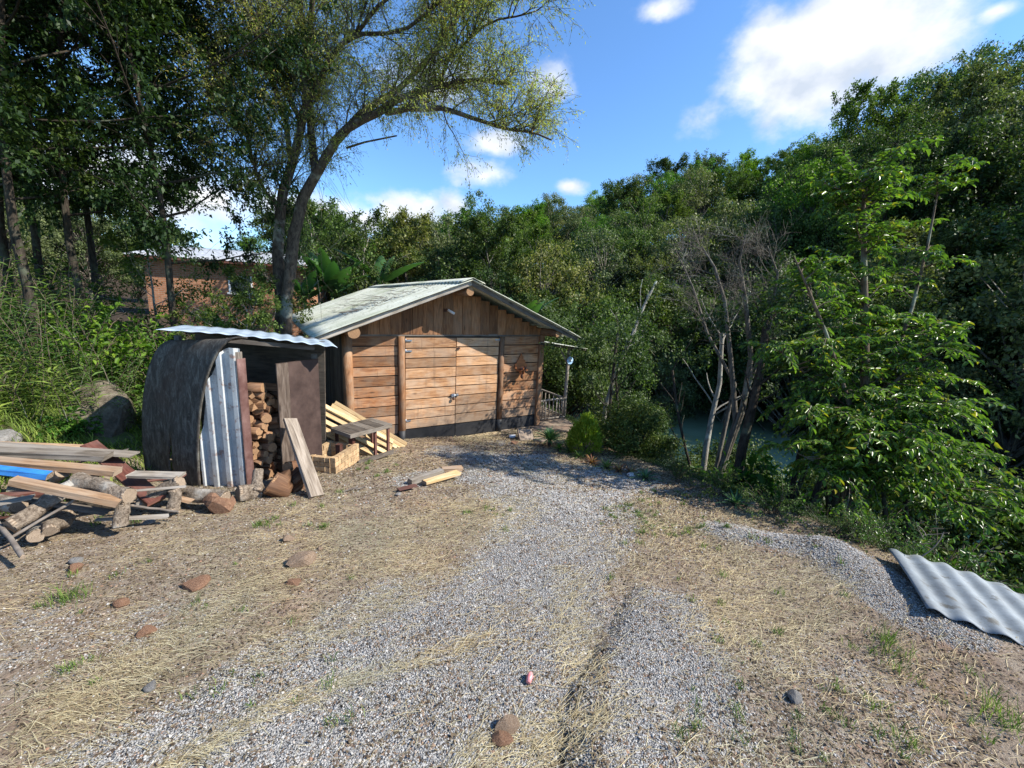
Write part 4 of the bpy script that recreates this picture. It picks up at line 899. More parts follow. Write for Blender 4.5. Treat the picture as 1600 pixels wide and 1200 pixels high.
for D, az, x, y in cand:
    z = G(x, y); B = float(np.interp(az, [-60, -25, 0, 10, 26, 50, 70, 80], [40, 24, 18, 18.5, 21, 20, 24, 34]))
    if D < B+.6: continue
    if az < -8 and D < 25 and x < -8: continue
    mind = 2.15+.035*(D-18)
    if any((x-a)**2+(y-b)**2 < mind**2 for a, b in placed): continue
    if len(placed) >= 250: break
    placed.append((x, y)); e = (D-B)
    u = rf.random()
    kind = ('dark' if u < .45 else 'mid' if u < .75 else 'olive') if (e < 7 or az > 40) else ('olive' if u < .42 else 'mid' if u < .66 else 'bright' if u < .82 else 'dark')
    M3 = ARCH[kind][rf.integers(0, 3)]; s = rf.uniform(.75, 1.2)*(1.0 if az < 38 else 1.1)
    plant_tree('forest_tree', M3, (x, y, z-.3), LABEL[kind], 'tree', 'trees on the wooded slope', rf.uniform(0, 6), s, sz=s*rf.uniform(.85, 1.15))
print('forest', len(placed))
# ---- far trees at the left, behind the brick house
for i in range(26):
    az = rf.uniform(-66, -20); D = rf.uniform(27, 55); x = D*math.sin(R_(az)); y = D*math.cos(R_(az)); kind = ['mid', 'olive', 'bright'][i % 3]
    plant_tree('far_tree', ARCH[kind][i % 2], (x, y, G(x, y)-.3), 'small green tree on the low hill behind the brick house', 'tree', 'trees behind the brick house', rf.uniform(0, 6), rf.uniform(.7, 1.0))
# ---- tall trees on the right, casting the river into shade
TALL = [broad_tree(300+i, 13, 4.2, 26, 9, 26, .16, m_barkd, L_dark, .22, .18, .5, up=.25, n3=6) for i in range(2)]
for i, (x, y, s, lb) in enumerate(((20.5, 13.0, .98, 'very tall dark tree at the right edge, its crown highest in the picture'), (21.5, 18.0, .92, 'tall dark tree second from the right edge on the skyline'), (20.5, 23.5, .86, 'tall dark tree on the skyline left of the two highest ones'),
                                   (24, 8.5, .98, 'tall tree beyond the right edge shading the river'), (25, 3, .85, 'tall tree standing right of the camera by the river'), (17.5, 9.5, .55, 'dark smaller tree low at the right edge above the water'), (14.8, 16.5, .55, 'dark smaller tree overhanging the river in the right middle'), (23, -2, .5, 'lower tree right of the camera'))):
    plant_tree('tall_tree', TALL[i % 2], (x, y, G(x, y)-.4), lb, 'tree', None, i*1.9, s)

# ---- willow-like tree with the long arching limb
def path(l, y0=None):
    return [at(px, py, Y) for px, py, Y in l]
WL_ = Tree(41); r = WL_.rng
base = np.array([-5.05, 8.45, G(-5.05, 8.45)-.2])
limbs = [([(440, 470, 8.4), (434, 400, 8.4), (438, 330, 8.4), (452, 270, 8.4), (470, 200, 8.4), (478, 120, 8.4), (485, 40, 8.4), (490, -60, 8.4)], .125, .04),
         ([(447, 460, 8.25), (458, 369, 8.2), (472, 312, 8.15), (494, 272, 8.1), (525, 219, 8.0), (566, 187, 7.9), (619, 156, 7.8), (681, 134, 7.7), (712, 128, 7.6), (753, 125, 7.5), (800, 131, 7.45)], .125, .018),
         ([(603, 175, 7.85), (637, 169, 7.7), (690, 169, 7.6), (737, 184, 7.5), (775, 197, 7.45), (819, 205, 7.4), (862, 219, 7.35)], .055, .012),
         ([(520, 222, 8.0), (560, 180, 8.3), (625, 137, 8.5), (678, 81, 8.6), (712, 31, 8.7), (740, -20, 8.8), (780, -70, 8.9)], .065, .02),
         ([(494, 272, 8.1), (486, 200, 8.5), (484, 140, 8.7), (478, 78, 8.8), (470, 0, 8.9), (465, -90, 9)], .075, .03),
         ([(484, 156, 8.5), (509, 103, 8.3), (531, 72, 8.1), (566, 53, 8.0), (637, 44, 7.8), (690, 0, 7.7), (720, -40, 7.6)], .05, .018),
         ([(472, 190, 8.4), (450, 150, 8.3), (431, 109, 8.2), (400, 56, 8.0), (380, 0, 7.8), (360, -60, 7.7)], .05, .02),
         ([(455, 262, 8.4), (447, 187, 8.6), (425, 130, 8.8), (405, 60, 9), (400, -30, 9.1)], .05, .02),
         ([(681, 134, 7.7), (700, 95, 7.6), (735, 60, 7.5), (780, 30, 7.4), (830, 20, 7.3)], .03, .01),
         ([(531, 72, 8.1), (590, 10, 8.0), (650, -40, 7.9), (720, -70, 7.8)], .035, .015),
         ([(438, 330, 8.4), (415, 300, 8.2), (395, 250, 8.0), (385, 200, 7.9)], .04, .012)]
LP = []
for l, a, b in limbs:
    P = path(l)
    if l[0][1] > 440: P = [base+(np.array([.12, -.05, 0]) if l[0][0] > 443 else 0)]+P
    Q = []                                   # small wander between the control points
    for i in range(len(P)-1):
        for q in (0, .5): Q.append(P[i]*(1-q)+P[i+1]*q+(r.normal(0, .02, 3) if q else 0))
    Q.append(P[-1]); Q = [p-base for p in Q]; LP.append(Q); WL_.limb(Q, a, b, 10)
stub = path([(541, 231, 8.0), (570, 222, 7.9), (620, 212, 7.8)]); WL_.limb([p-base for p in stub], .02, .012, 6)
for li, Q in enumerate(LP):
    n = len(Q)
    for k in range(int(n*(3.4 if li in (0, 4, 6, 7, 10) else 2.3))):
        t = r.uniform(.34 if li < 2 else .12, 1); p, d = sample(Q, t); dd = unit(d*.5+rdir(r)*.8+np.array([0, 0, .45])); L = r.uniform(.7, 1.5)*(1-.62*t*(li in (1, 2, 8)))
        b1 = polyline(r, p, dd, L, 6, .2, .10, .12)
        if max(((q_+base)[0]+.03)/(q_+base)[1] for q_ in b1) > .085: continue
        WL_.limb(b1, .014, .004, 4, WL_.tw)
        for j in range(9):
            q, e = sample(b1, r.uniform(.15, 1)); b2 = polyline(r, q, side(r, e, r.uniform(.3, 1)), r.uniform(.25, .7), 4, .2, 0, .4); WL_.limb(b2, .004, .002, 3, WL_.tw)
            WL_.twig_leaves(b2, 9, .055, .04, .4, .2)
            for m in range(3):
                q2, e2 = sample(b2, r.uniform(.2, 1)); b3 = polyline(r, q2, side(r, e2, r.uniform(.3, .9)), r.uniform(.15, .4), 3, .2, 0, .7); WL_.limb(b3, .003, .0015, 3, WL_.tw); WL_.twig_leaves(b3, 8, .05, .035, .5, .2)
# hanging bare vines round the fork
for k in range(150):
    p, d = sample(LP[0] if k % 2 else LP[4], r.uniform(.3, .8)); p = p+r.normal(0, .3, 3); b = polyline(r, p, (r.normal(0, .35), r.normal(0, .35), -1), r.uniform(.6, 2.2), 7, .16); WL_.limb(b, .004, .002, 3, WL_.tw)
M3 = WL_.meshes('willow', m_barkw, L_willow, .3)
plant_tree('willow_tree', M3, base, 'big twin-trunked tree with fine yellow-green leaves and a long limb arching over the house')

# ---- dark leafy trees at the left
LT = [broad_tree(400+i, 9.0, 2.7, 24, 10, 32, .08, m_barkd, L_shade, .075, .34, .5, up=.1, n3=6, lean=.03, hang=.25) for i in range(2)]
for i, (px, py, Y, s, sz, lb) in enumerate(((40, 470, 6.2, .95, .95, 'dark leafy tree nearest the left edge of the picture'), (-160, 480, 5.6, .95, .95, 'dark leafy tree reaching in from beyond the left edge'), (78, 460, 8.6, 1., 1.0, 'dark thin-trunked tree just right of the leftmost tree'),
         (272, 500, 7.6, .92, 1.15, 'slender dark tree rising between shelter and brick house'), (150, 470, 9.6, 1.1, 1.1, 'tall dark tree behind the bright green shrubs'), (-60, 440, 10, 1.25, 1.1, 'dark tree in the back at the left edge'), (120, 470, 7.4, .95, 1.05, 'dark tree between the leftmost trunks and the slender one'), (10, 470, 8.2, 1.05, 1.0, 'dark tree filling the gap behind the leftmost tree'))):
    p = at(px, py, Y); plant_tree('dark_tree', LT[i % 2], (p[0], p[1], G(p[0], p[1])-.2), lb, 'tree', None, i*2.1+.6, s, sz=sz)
# small trees round the willow
ST = [broad_tree(430+i, 4.6, 1.35, 15, 7, 16, .085, m_barkg, [L_mid, L_dark][i], .05, .28, .5, up=.25, n3=4, hang=.3) for i in range(2)]
for i, (px, Y, s, lb) in enumerate(((348, 7.3, .62, 'small slim tree with a pale stem left of the big willow trunk'), (384, 8.0, .72, 'small crooked pale-stemmed tree next to the willow trunk'), (505, 15.5, 1.45, 'small tree whose leaves hang in front of the sky behind the willow'), (570, 17.0, 1.35, 'small tree behind the house roof, right of the bananas'), (250, 9.4, .85, 'thin young tree among the shrubs left of the brick house'))):
    x = (px-795)/632*Y; z = G(x, Y) if i != 2 else G(x, Y); plant_tree('small_tree', ST[i % 2], (x, Y, z-.1), lb, 'tree', None, i*1.3, s)

# ---- near tree at the right with layered glossy leaves
NT = Tree(51); r = NT.rng; nb = np.array([4.45, 5.15, 0.]); nb[2] = G(nb[0], nb[1])-.15
stems = [([(1355, 700, 5.4), (1352, 600, 5.45), (1352, 500, 5.5), (1350, 400, 5.5), (1350, 330, 5.5), (1347, 285, 5.5)], .07, .012), ([(1330, 640, 5.2), (1290, 520, 5.1), (1262, 450, 5.0), (1240, 400, 5.0)], .035, .008), ([(1385, 600, 5.6), (1425, 480, 5.8), (1450, 380, 5.9), (1470, 275, 6.0)], .035, .008), ([(1370, 620, 5.3), (1440, 560, 5.2), (1520, 510, 5.1)], .03, .008), ([(1330, 640, 5.5), (1265, 590, 5.4), (1215, 545, 5.2)], .028, .007), ([(1350, 680, 5.2), (1390, 640, 4.9), (1450, 640, 4.7)], .025, .007), ([(1380, 690, 5.2), (1430, 700, 5.0), (1500, 730, 4.9)], .02, .006), ([(1330, 690, 5.2), (1290, 640, 5.0), (1240, 640, 4.9)], .02, .006), ([(1350, 720, 5.0), (1300, 735, 4.8), (1230, 700, 4.8)], .02, .006), ([(1390, 730, 5.0), (1450, 770, 4.7), (1510, 800, 4.6)], .02, .006), ([(1360, 690, 5.0), (1370, 670, 4.7), (1380, 690, 4.4)], .02, .006)]
SP = []
for l, a, b in stems: P = [nb+r.normal(0, .05, 3)*[1, 1, 0]]+path(l); P = [p-nb for p in P]; SP.append(P); NT.limb(P, a, b, 8)
for si, P in enumerate(SP):
    n = [64, 17, 30, 26, 16, 40, 38, 30, 30, 36, 30][si]
    for k in range(n):
        t = r.uniform(.28, 1); p, d = sample(P, t); az = k*2.4+r.uniform(-.4, .4); h = p[2]/5.2
        L = r.uniform(.35, 1.1)*(1.15-.5*h)*(1. if si == 0 else .8); b1 = polyline(r, p, (math.cos(az), math.sin(az), r.uniform(.0, .7)+.9*max(0, h-.55)), L, 6, .16, .02, r.uniform(.2, .6)); NT.limb(b1, .010, .003, 4, NT.tw)
        for j in range(9):
            q, e = sample(b1, .15+.85*j/8); hz = unit(np.cross(e, [0, 0, 1])); sgn = 1 if j % 2 else -1
            b2 = polyline(r, q, unit(e*.8+hz*sgn*r.uniform(.5, .9)+[0, 0, r.uniform(-.05, .15)]), L*r.uniform(.18, .36)*(1.1-.4*j/8)+.06, 4, .18, 0, .35); NT.limb(b2, .003, .0015, 3, NT.tw)
            LLn = sum(np.linalg.norm(b2[i+1]-b2[i]) for i in range(4)); m = max(4, int(LLn/.025))
            for i in range(m):
                q2, e2 = sample(b2, (i+.5)/m); h2 = unit(np.cross(e2, [0, 0, 1])); s2 = 1 if i % 2 else -1
                NT.leaf(q2, unit(e2*.7+h2*s2*.8+[0, 0, -.15]+r.normal(0, .12, 3)), unit(np.array([0, 0, 1])+r.normal(0, .6, 3)), r.uniform(.045, .10))
M3 = NT.meshes('near_tree', m_bark, L_near, .46, True, .22, .32)
plant_tree('layered_leaf_tree', M3, nb, 'sunlit tree at the right with layered fronds of glossy leaves on several thin stems')
# upright orange-tipped shoots stay part of its crown; dark stems and shrubs below it
DS = Tree(52); r = DS.rng
for k in range(5): DS.limb(polyline(r, (r.normal(0, .22), r.normal(0, .22), -.3), (r.normal(0, .12), r.normal(0, .12), 1), r.uniform(1.6, 2.6), 6, .12), r.uniform(.04, .075), .02, 8)
DSm = DS.mb.mesh('stems', m_barkd)
def shrubmesh(seed, R, H, n, lpt, LL, mat, wr=.5, full=False, n2=5, up=.8, mb_=None, droop=.3, twl=.35, flat=.5):
    T = Tree(seed); r = T.rng
    for i in range(n):
        az = r.uniform(0, 6.28); q = r.uniform(0, 1); d = unit([math.cos(az)*q, math.sin(az)*q, up]); L = H*r.uniform(.6, 1.1)*(1+.2*q)*(1 if up > .5 else R/H)
        b = polyline(r, (math.cos(az)*R*.25*q, math.sin(az)*R*.25*q, -.05), d, L, 5, .16, .0, droop); T.limb(b, .012, .003, 4)
        for j in range(n2):
            p, e = sample(b, r.uniform(.25, 1)); b2 = polyline(r, p, side(r, e, r.uniform(.4, 1.1)), L*twl*r.uniform(.6, 1.2), 3, .2, 0, droop); T.limb(b2, .004, .002, 3, T.tw); T.twig_leaves(b2, lpt, LL, LL*.35, .15, flat)
    return T.meshes('shrub', mb_ or m_bark, mat, wr, full, .15, .15)
SHB = [shrubmesh(600, .9, 1.25, 26, 14, .085, L_bright, .5, True), shrubmesh(601, .8, 1.1, 26, 16, .07, L_mid, .5, True), shrubmesh(602, .8, 1.2, 30, 16, .06, L_dark, .5), shrubmesh(603, .8, 1.0, 20, 12, .12, L_bright, .65, True), shrubmesh(604, .9, 1.1, 26, 16, .06, L_near, .45, True)]
def shrub(k, px, Y, s, lb, x=None, name='shrub', dz=0., cat='shrub', rz=None, sz=None):
    x = (px-795)/632*Y if x is None else x; return plant_tree(name, SHB[k], (x, Y, G(x, Y)-.05+dz), lb, cat, None, px*.37 if rz is None else rz, s, crown='leaves', trunk='stems', sz=sz)
shrub(3, 1232, 5.4, 1.05, 'broad-leaved bright green shrub at the foot of the layered tree')
shrub(1, 1195, 5.9, .8, 'smaller green shrub just left of the broad-leaved one', dz=0)
for i, (x, y, s, lb) in enumerate(((5.4, 5.3, 1.3, 'dark shrub under the right side of the layered tree'), (4.6, 3.9, 1.0, 'dark shrub on the slope right above the grey metal sheet'), (5.9, 4.4, 1.35, 'large dark shrub on the slope at the right edge'), (5.2, 3.0, .85, 'dark low shrub behind the far end of the metal sheet'), (6.8, 6.0, 1.7, 'tall dark shrub rising from the lower bank at the right'), (7.3, 4.9, 1.7, 'dark shrub farthest right on the lower bank'), (4.4, 6.2, .8, 'dark shrub among the trunks left of the layered tree'), (6.2, 3.4, 1.1, 'dark shrub near the right edge above the metal sheet'), (8.8, 6.3, 2.0, 'big dark shrub by the water at the right edge'))):
    shrub([2, 4, 2, 4, 2, 2, 4, 2, 2][i], 0, y, s, lb, x=x, rz=i*1.1)
t = empty('multi_stem_tree', (4.15, 5.25, G(4.15, 5.25)), 'cluster of dark bare stems at the foot of the layered tree', 'tree'); ob('trunk', DSm, t)
t = empty('multi_stem_tree', (5.0, 4.9, G(5., 4.9)), 'second cluster of dark stems, right of the first, by the water', 'tree', None, 2.); ob('trunk', DSm.copy(), t)

# ---- bare grey tree and leaning pale trunk on the near bank
BT = Tree(61); r = BT.rng; bb0 = np.array([3.55, 6.75, 0.]); bb0[2] = G(bb0[0], bb0[1])-.3
sk = [([(1150, 660, 6.7), (1140, 560, 6.8), (1128, 470, 6.8), (1115, 420, 6.9), (1095, 385, 7)], .06, .012), ([(1160, 640, 6.6), (1175, 560, 6.6), (1165, 470, 6.6), (1155, 410, 6.6), (1165, 370, 6.6)], .06, .012), ([(1145, 600, 6.9), (1105, 520, 7.0), (1080, 450, 7.1), (1060, 400, 7.2)], .04, .008), ([(1170, 600, 6.5), (1205, 500, 6.4), (1215, 430, 6.3), (1200, 385, 6.3)], .035, .008)]
for l, a, b in sk:
    P = [bb0]+path(l); P = [p-bb0+r.normal(0, .015, 3) for p in P]; BT.limb(P, a, b, 7)
    for k in range(11):
        p, d = sample(P, r.uniform(.4, 1)); b1 = polyline(r, p, unit(d*.6+rdir(r)*.9+[0, 0, .1]), r.uniform(.3, .9), 6, .22, .03); BT.limb(b1, .007, .002, 4, BT.tw)
        for j in range(8):
            q, e = sample(b1, r.uniform(.2, 1)); b2 = polyline(r, q, side(r, e, r.uniform(.4, 1.)), r.uniform(.15, .42), 4, .22); BT.limb(b2, .003, .0015, 3, BT.tw)
            for m in range(3): q2, e2 = sample(b2, r.uniform(.2, 1)); BT.limb(polyline(r, q2, side(r, e2, .7), r.uniform(.1, .3), 3, .2), .0025, .0015, 3, BT.tw)
t = empty('bare_tree', bb0, 'leafless grey tree with a tangle of twigs in front of the wooded slope', 'tree'); ob('trunk', BT.mb.mesh('bare_trunk', m_barkm), t); ob('twigs', BT.tw.mesh('bare_twigs', m_barkm), t)
def trunkthing(label, l, r0, r1, mat, seed, crownk=None):
    T = Tree(seed); P = path(l); b = P[0].copy(); b[2] = min(b[2], G(b[0], b[1]))-.2; P = [p-b for p in [b]+P]; T.limb([p+T.rng.normal(0, .012, 3) for p in P], r0, r1, 9)
    for k in range(6):
        p, d = sample(P, T.rng.uniform(.5, 1)); T.limb(polyline(T.rng, p, side(T.rng, d, .7), T.rng.uniform(.5, 1.2), 5, .2, .05), r1*.5, .006, 5)
    t = empty('bank_tree', b, label, 'tree'); ob('trunk', T.mb.mesh('trunk', mat), t)
    if crownk is not None:
        Tc = Tree(seed+1); top = P[-1]; rr = Tc.rng
        for i in range(20):
            p = top+rr.normal(0, .55, 3)
            Tc.limb([top, p], .01, .004, 3, Tc.tw)
            for j in range(6): Tc.twig_leaves(polyline(rr, p, rdir(rr), .35, 2, .2, 0, .3), 22, .07, .05, .3)
        m = Tc.meshes('c', mat, crownk); ob('crown', m[2], t)
trunkthing('slim trunk with white-flecked bark leaning right in front of the water', [(1097, 752, 6.9), (1102, 700, 7.0), (1112, 655, 7.1), (1125, 600, 7.2), (1130, 520, 7.3)], .06, .035, m_barkg, 71)
trunkthing('thick black trunk right of the white-flecked one', [(1150, 770, 5.9), (1158, 700, 6.0), (1172, 640, 6.1), (1190, 580, 6.2), (1200, 500, 6.4)], .085, .05, m_barkd, 73, L_dark)
trunkthing('thin dark trunk leaning left of the white-flecked one', [(1085, 755, 7.1), (1070, 700, 7.2), (1058, 640, 7.3), (1050, 580, 7.5)], .03, .02, m_barkd, 75)
trunkthing('thin dark upright trunk just right of the yellow-green conifer', [(948, 705, 8.6), (952, 650, 8.7), (958, 590, 8.8), (965, 520, 9)], .04, .03, m_barkd, 77, L_dark)
trunkthing('thin crooked dark trunk between the conifer and the dark bush', [(970, 715, 9.2), (968, 650, 9.3), (962, 590, 9.4), (975, 540, 9.6)], .035, .02, m_barkd, 79, L_dark)
trunkthing('leaning pale trunk with forked bare top behind the porch', [(945, 640, 10.5), (962, 580, 10.6), (985, 530, 10.8), (1005, 480, 11), (1025, 440, 11.2)], .07, .03, m_barkg, 81)
# dark bush by the conifer, near-bank trees behind the porch
def bankleaf(seed, R, H, m, K=26, lpc=170, LL=.075): return clump_tree(seed, H, R, K, lpc, LL, m, m_barkd, low=.1, rc=.75)
DB = [bankleaf(650, 1.25, 2.2, L_dark, 40, 420, .07), bankleaf(651, 1.6, 4.2, L_dark, 50, 420, .09)]
x, y = 2.35, 7.35; plant_tree('dark_bush', DB[0], (x, y, G(x, y)-.35), 'round dark green bush at the bend of the gravel edge by the water', 'shrub', None, .5, .62)
for i, (x, y, s, lb) in enumerate(((3.9, 12.5, .8, 'dark tree at the waterside behind the porch'), (2.1, 13.4, .95, 'dark tree rising behind the porch roof'), (5.6, 9.6, .75, 'dark tree between bare tree and water'), (7.6, 8.4, .8, 'dark tree on the near bank right of the bare tree'), (9.0, 7.0, .95, 'dark tree on the near bank far right'), (3.2, 9.6, .5, 'dark low tree just beyond the conifer'), (.6, 16.5, 1.05, 'dark tree behind the right roof slope'), (4.0, 8.0, .42, 'small dark tree between the dark bush and the bare tree'))):
    plant_tree('bank_tree', DB[1], (x, y, G(x, y)-.3), lb, 'tree', None, i*1.7, s)

# ---- left bank shrubs
for i, (k, px, Y, s, lb) in enumerate(((0, 190, 6.9, 1.2, 'bright green shrub in the middle of the left bank'), (0, 120, 6.4, 1.15, 'bright green shrub left of the middle one on the bank'), (1, 235, 6.6, .95, 'darker green shrub touching the shelter roof'), (0, 238, 7.6, .95, 'bright shrub behind the shelter roof'), (1, 150, 8.0, 1.05, 'green shrub high on the bank under the dark trees'), (0, 200, 8.4, 1.0, 'bright shrub in front of the brick house'), (1, 60, 7.4, 1.3, 'green shrub behind the feathery weeds'), (3, 190, 6.3, .55, 'low leafy shrub just above the boulder'), (2, 285, 8.6, .9, 'dark shrub behind the shelter'), (2, 330, 9.5, .55, 'dark shrub between shelter and brick house'), (1, 450, 10.2, .45, 'green shrub behind the left eave of the house'), (3, 85, 5.0, .38, 'small vivid green plant between the two boulders'), (2, 225, 5.9, .45, 'small dark shrub beside the bent panel'), (1, 372, 8.8, .32, 'low green shrub at the foot of the pale-stemmed trees'))):
    shrub(k, px, Y, s, lb)
def weedmesh(seed, n=34, H=1.15):
    T = Tree(seed); r = T.rng
    for i in range(n):
        x, y = r.normal(0, .38, 2); b = polyline(r, (x, y, 0), (r.normal(0, .25), r.normal(0, .25), 1), H*r.uniform(.6, 1.1), 8, .07, 0, .1); T.limb(b, .006, .002, 3)
        m = 34
        for k in range(m):
            p, d = sample(b,   .06+.94*k/m); az = k*2.4; T.leaf(p, unit([math.cos(az), math.sin(az), .55]), unit([r.normal(0, .3), r.normal(0, .3), 1]), r.uniform(.12, .20)*(1.1-.4*k/m))
    return T.meshes('weed', m_bark, L_weed, .15, False, .1, .25)
WD = [weedmesh(700), weedmesh(701)]
for i, (px, Y, s, lb) in enumerate(((10, 4.9, .95, 'feathery tall weed clump at the left edge, nearest the pile'), (50, 5.6, 1.05, 'feathery tall weed clump right of the leftmost one'), (110, 5.9, .85, 'feathery tall weed clump nearest the bright shrubs'), (-40, 5.4, 1.2, 'feathery weed clump partly outside the left edge'), (60, 6.8, 1.3, 'feathery weed clump high on the bank'), (5, 6.4, 1.35, 'feathery weed clump at the left edge under the trees'), (150, 5.75, .6, 'short feathery weeds beside the boulder'))):
    x = (px-795)/632*Y; plant_tree('tall_weed', WD[i % 2], (x, Y, G(x, Y)-.05), lb, 'plant', None, i, s, crown='leaves', trunk='stems')

# ---- banana plants, yucca, conifer, bromeliads, ferns
def banana(loc, n, L, label, seed, lean=(0, 0), h=1.6):
    r = np.random.default_rng(seed); t = empty('banana_plant', loc, label, 'plant'); mb = MB(); mb.tube([(0, 0, -.3), (0, 0, h*.5), (.03, 0, h)], [.10, .08, .05], 9); mb.build('stem', plain('banana_stem', (.10, .13, .05), (.22, .24, .10), 5, .6) if seed < 2 else bpy.data.materials['banana_stem'], t)
    for i in range(n):
        az = i*2.4+r.uniform(-.3, .3)+seed; el = r.uniform(.75, 1.4); LLn = L*r.uniform(.75, 1.1); W = .105*LLn*r.uniform(1., 1.35)
        d = np.array([math.cos(az)*math.cos(el), math.sin(az)*math.cos(el), math.sin(el)]); sd = unit(np.cross(d, [0, 0, 1])); mb = MB(); k = 14
        def mid(v): return np.array([0, 0, h])+d*LLn*v+np.array([math.cos(az), math.sin(az), 0])*LLn*.2*v*v-np.array([0, 0, 1])*LLn*.30*v**2.2
        def fn(u, v):
            w = W*max(.03, math.sin(math.pi*min(1, max(0, (v-.14)/.86))**.75))**.6 if v > .14 else .012; s = (u-.5)*2; return mid(v)+sd*s*w+np.array([0, 0, 1])*(-abs(s)*w*.35+.012*math.sin(v*60+i)*abs(s))
        mb.grid(fn, 4, 26, lambda u, v: (u < .25 or u > .75) and v > .2 and (math.sin(v*91+i*7)+math.sin(v*37+u*9) > 1.45)); mb.build('leaf', L_banana, t)
banana(tuple(at(520, 520, 15.0)*[1, 1, 0]+[0, 0, -.9]), 11, 2.3, 'banana plant behind the left roof slope, leaves fanned out low', 0, h=2.5)
banana(tuple(at(595, 520, 16.3)*[1, 1, 0]+[0, 0, -.9]), 6, 2.3, 'banana plant with one tall upright leaf above the ridge', 1, h=3.0)
banana(tuple(at(478, 520, 14.3)*[1, 1, 0]+[0, 0, -.9]), 8, 1.9, 'banana plant nearest the willow trunk', 2, h=2.3)
banana(tuple(at(812, 520, 14.)*[1, 1, 0]+[0, 0, -1.3]), 8, 2.2, 'banana plant peeking over the right roof slope', 3, h=1.9)
banana(tuple(at(345, 480, 9.8)*[1, 1, 0]+[0, 0, -.4]), 5, 1.0, 'small banana plant in the gap left of the willow trunk', 4, h=.9)
def rosette(n, L, W, mat, seed, el0=.15, el1=1.4, arch=.5, name='leaves'):
    r = np.random.default_rng(seed); mb = MB()
    for i in range(n):
        az = i*2.399; el = el0+(el1-el0)*(i/n); l = L*r.uniform(.75, 1.1)*(1-.2*i/n); d = np.array([math.cos(az)*math.cos(el), math.sin(az)*math.cos(el), math.sin(el)]); sd = unit([-math.sin(az), math.cos(az), 0]); rr = r.random()
        def fn(u, v): w = W*(1-v)**.6*(.5+.5*min(1, v*4)); return d*l*v-np.array([0, 0, 1])*arch*l*v*v*.5+sd*(u-.5)*2*w+np.array([0, 0, 1])*abs(u-.5)*w*.8
        mb.grid(fn, 2, 5, r=rr)
    return mb
def ros(px, py, n, L, W, mat, seed, label, nm='bromeliad', cat='plant', dz=.02, el1=1.4, p=None):
    p = GP(px, py) if p is None else p; t = empty(nm, p, label, cat); rosette(n, L, W, mat, seed, el1=el1).build('leaves', mat, t, (0, 0, dz)); mb = MB(); mb.tube([(0, 0, -.05), (0, 0, dz+.03)], .035, 7); mb.build('stem', m_barkd, t); return t
ros(858, 697, 90, .42, .022, L_yucca, 1, 'spiky green yucca rosette on a short stem at the house corner', 'yucca', dz=.13)
ros(873, 706, 24, .2, .02, L_bright, 2, 'small pale green spiky plant under the yucca', 'yucca', dz=.05)
for i, (px, py, k, lb) in enumerate(((905, 716, 1, 'yellow-green bromeliad at the foot of the conifer'), (925, 726, 0, 'reddish bromeliad right of the conifer'), (948, 733, 1, 'green bromeliad next to the reddish one'), (966, 738, 0, 'orange-tinged bromeliad in the middle of the bed'), (985, 742, 0, 'reddish bromeliad left of the white stone'), (1008, 750, 2, 'large dark green spiky bromeliad at the end of the bed'), (890, 708, 1, 'small green bromeliad left of the conifer'), (1148, 790, 2, 'spiky green plant at the foot of the black trunk'))):
    ros(px, py, 26, (.25, .25, .32)[k], .016, (L_red, L_weed, L_yucca)[k], 10+i, lb, el1=1.2)
T = Tree(81); r = T.rng
for i in range(420):
    v = rdir(r); v[2] = abs(v[2])*1.0; k = r.uniform(.6, 1.)**.4; h = v[2]; p = np.array([v[0]*.21*k*(1-.25*h), v[1]*.21*k*(1-.25*h), .08+.40*h*k+.06*math.sin(i)]); nl = 12
    d = unit(v+[0, 0, .9]); pos = p+r.normal(0, .016, (nl, 3))+d*r.random((nl, 1))*.05; T.LP.append(pos); T.LA.append(d+rdir(r, nl)*.5); T.LN.append(rdir(r, nl)); T.LL.append(r.uniform(.03, .06, nl))
T.limb([(0, 0, -.1), (0, 0, .4)], .02, .01, 6); M3 = T.meshes('conifer', m_bark, L_lime, .35)
p = GP(912, 708); plant_tree('globe_conifer', M3, p, 'small rounded yellow-green conifer beside the porch', 'shrub', None, 0, 1.3, crown='foliage')
for i, (px, py, s, lb) in enumerate(((1130, 775, .35, 'low green ferny plant at the edge before the trunks'), (1210, 805, .35, 'low green plant on the edge under the broad-leaved shrub'), (1350, 850, .35, 'low dark plant on the edge left of the metal sheet'), (1060, 745, .35, 'low dark plant right of the dark bush'), (1300, 835, .3, 'low plant at the foot of the dark stems'))):
    p = GP(px, py); plant_tree('edge_plant', SHB[[1, 1, 4, 2, 2][i]], p, lb, 'plant', None, i, s, crown='leaves', trunk='stems')
T = Tree(90); T.limb(polyline(T.rng, (0, 0, -.05), (.25, -.1, 1), .42, 6, .2), .008, .003, 5)
for k in range(5): p, d = sample([np.array([0, 0, 0.]), np.array([.08, -.03, .35])], T.rng.uniform(.4, 1)); T.limb(polyline(T.rng, p, side(T.rng, d, .8), .14, 3, .2), .004, .002, 3)
tag(ob('dead_twig', T.mb.mesh('dead_twig', m_twig), None, GP(1420, 878)), 'bare upright twig behind the metal sheet', 'twig')

